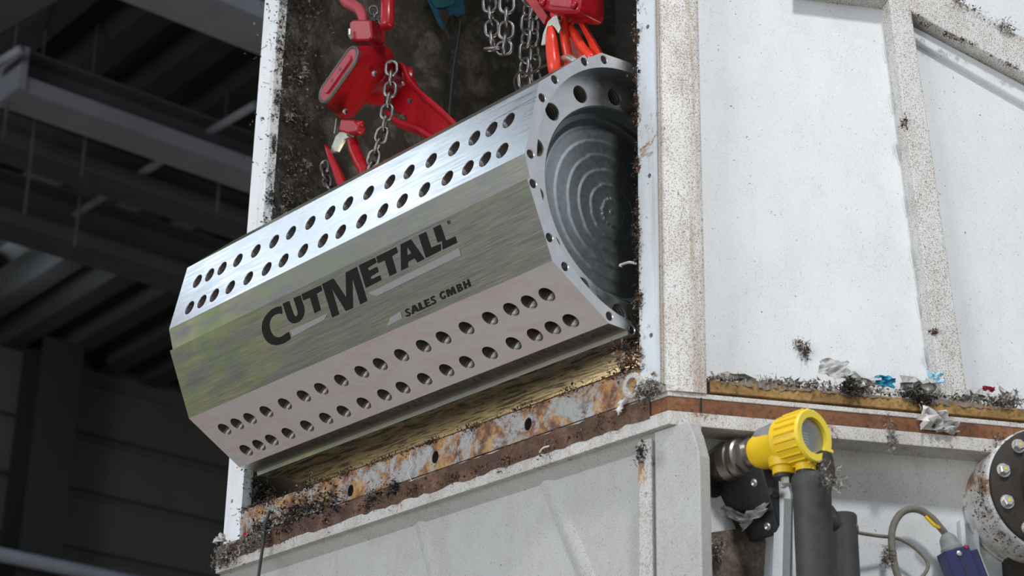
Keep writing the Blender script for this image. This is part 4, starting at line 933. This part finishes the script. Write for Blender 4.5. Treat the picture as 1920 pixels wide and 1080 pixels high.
tz = -sax; tx = (SD - tz * SD.dot(tz)).normalized(); tn = tx.cross(tz).normalized()
if tn.dot(SN) < 0: tn = -tn
c0 = sa + sax * .040
def LB(a, b, c): return c0 + tx * a + tn * b - tz * c
def obox(nm, a0, a1, b0, b1, c0_, c1, mat, par, bev=.002):
    return MB().prism([LB(a0, b0, c0_), LB(a1, b0, c0_), LB(a1, b1, c0_), LB(a0, b1, c0_)], LB(0, 0, c1) - LB(0, 0, c0_)).build(nm, mat, par, bevel=bev)
obox('switch_body', -.030, .030, -.022, .024, 0, .13, M['blue_switch'], ls)
obox('side_cover', .031, .050, -.020, .016, .012, .13, M['blue_switch'], ls)
obox('cover_rail', .050, .053, -.020, .018, .012, .13, M['galv'], ls, .0005)
MB().lathe(LB(.0, .024, .014), tn, [(0, .006), (.003, .006), (.004, .003)], 12).build('screw', M['galv'], ls)
MB().lathe(LB(.022, .024, .004), tn, [(0, .0045), (.002, .004)], 10).build('red_led', M['red_film'], ls)
obox('seam', -.002, .002, .0242, .0248, .02, .13, M['black_plastic'], ls, 0)
# ------------------------------------------------------------------ bearing housing at the right edge
bh = thing('bearing_housing', 'large round dirty white bearing housing with bolted dark cap at the right edge', 'bearing')
bc = onP(1920, 950, .0); rb = .145
o = MB().lathe(bc, SN, [(-.004, rb * 1.02), (.004, rb * 1.02), (.006, rb), (.120, rb), (.125, rb - .004), (.125, rb * .45), (.12, .001)], 72).build('housing_barrel', dirty_paint('bearing_paint', (.70, .72, .72), .35, .9, 330, rust=.45), bh); autosmooth(o)
o = MB().lathe(bc, SN, [(.121, rb * .97), (.135, rb * .97), (.139, rb * .93), (.139, rb * .5), (.165, rb * .48), (.165, .001)], 60).build('bearing_cap', M['dark_iron'], bh); autosmooth(o)
u_ = SD; 
for j in range(10):
    a = math.radians(36 * j + 20); p = bc + SN * .139 + (SD * math.cos(a) + UZ * math.sin(a)) * rb * .80
    o = MB().lathe(p, SN, [(0, .016), (.003, .016)], 20).lathe(p, SN, [(.003, .0125), (.013, .0125), (.015, .010)], 6, ph=.3 * j).build('bolt', M['galv'], bh)
    MB().lathe(p, SN, [(.015, .004), (.0155, .0035)], 8).build('paint_dot', M['yellow'], o)
lside(.03, -.004, (onP(1880, 1060) - PO).dot(SD), (onP(1880, 1060) - PO).dot(SD) + .4, 0, onP(1880, 1042).z, 'dark_stain_plate', M['dark_iron'], lo)
fluff('bearing_dirt', [bc + SN * .10 + (SD * math.cos(a) + UZ * math.sin(a)) * (rb + .001) for a in (2.3, 2.6, 3.0, 3.4, 3.8, 4.2)], 900, (.013, .010, .014), .0045, 'rust_fluff', bh, strand=.2, seed=41)
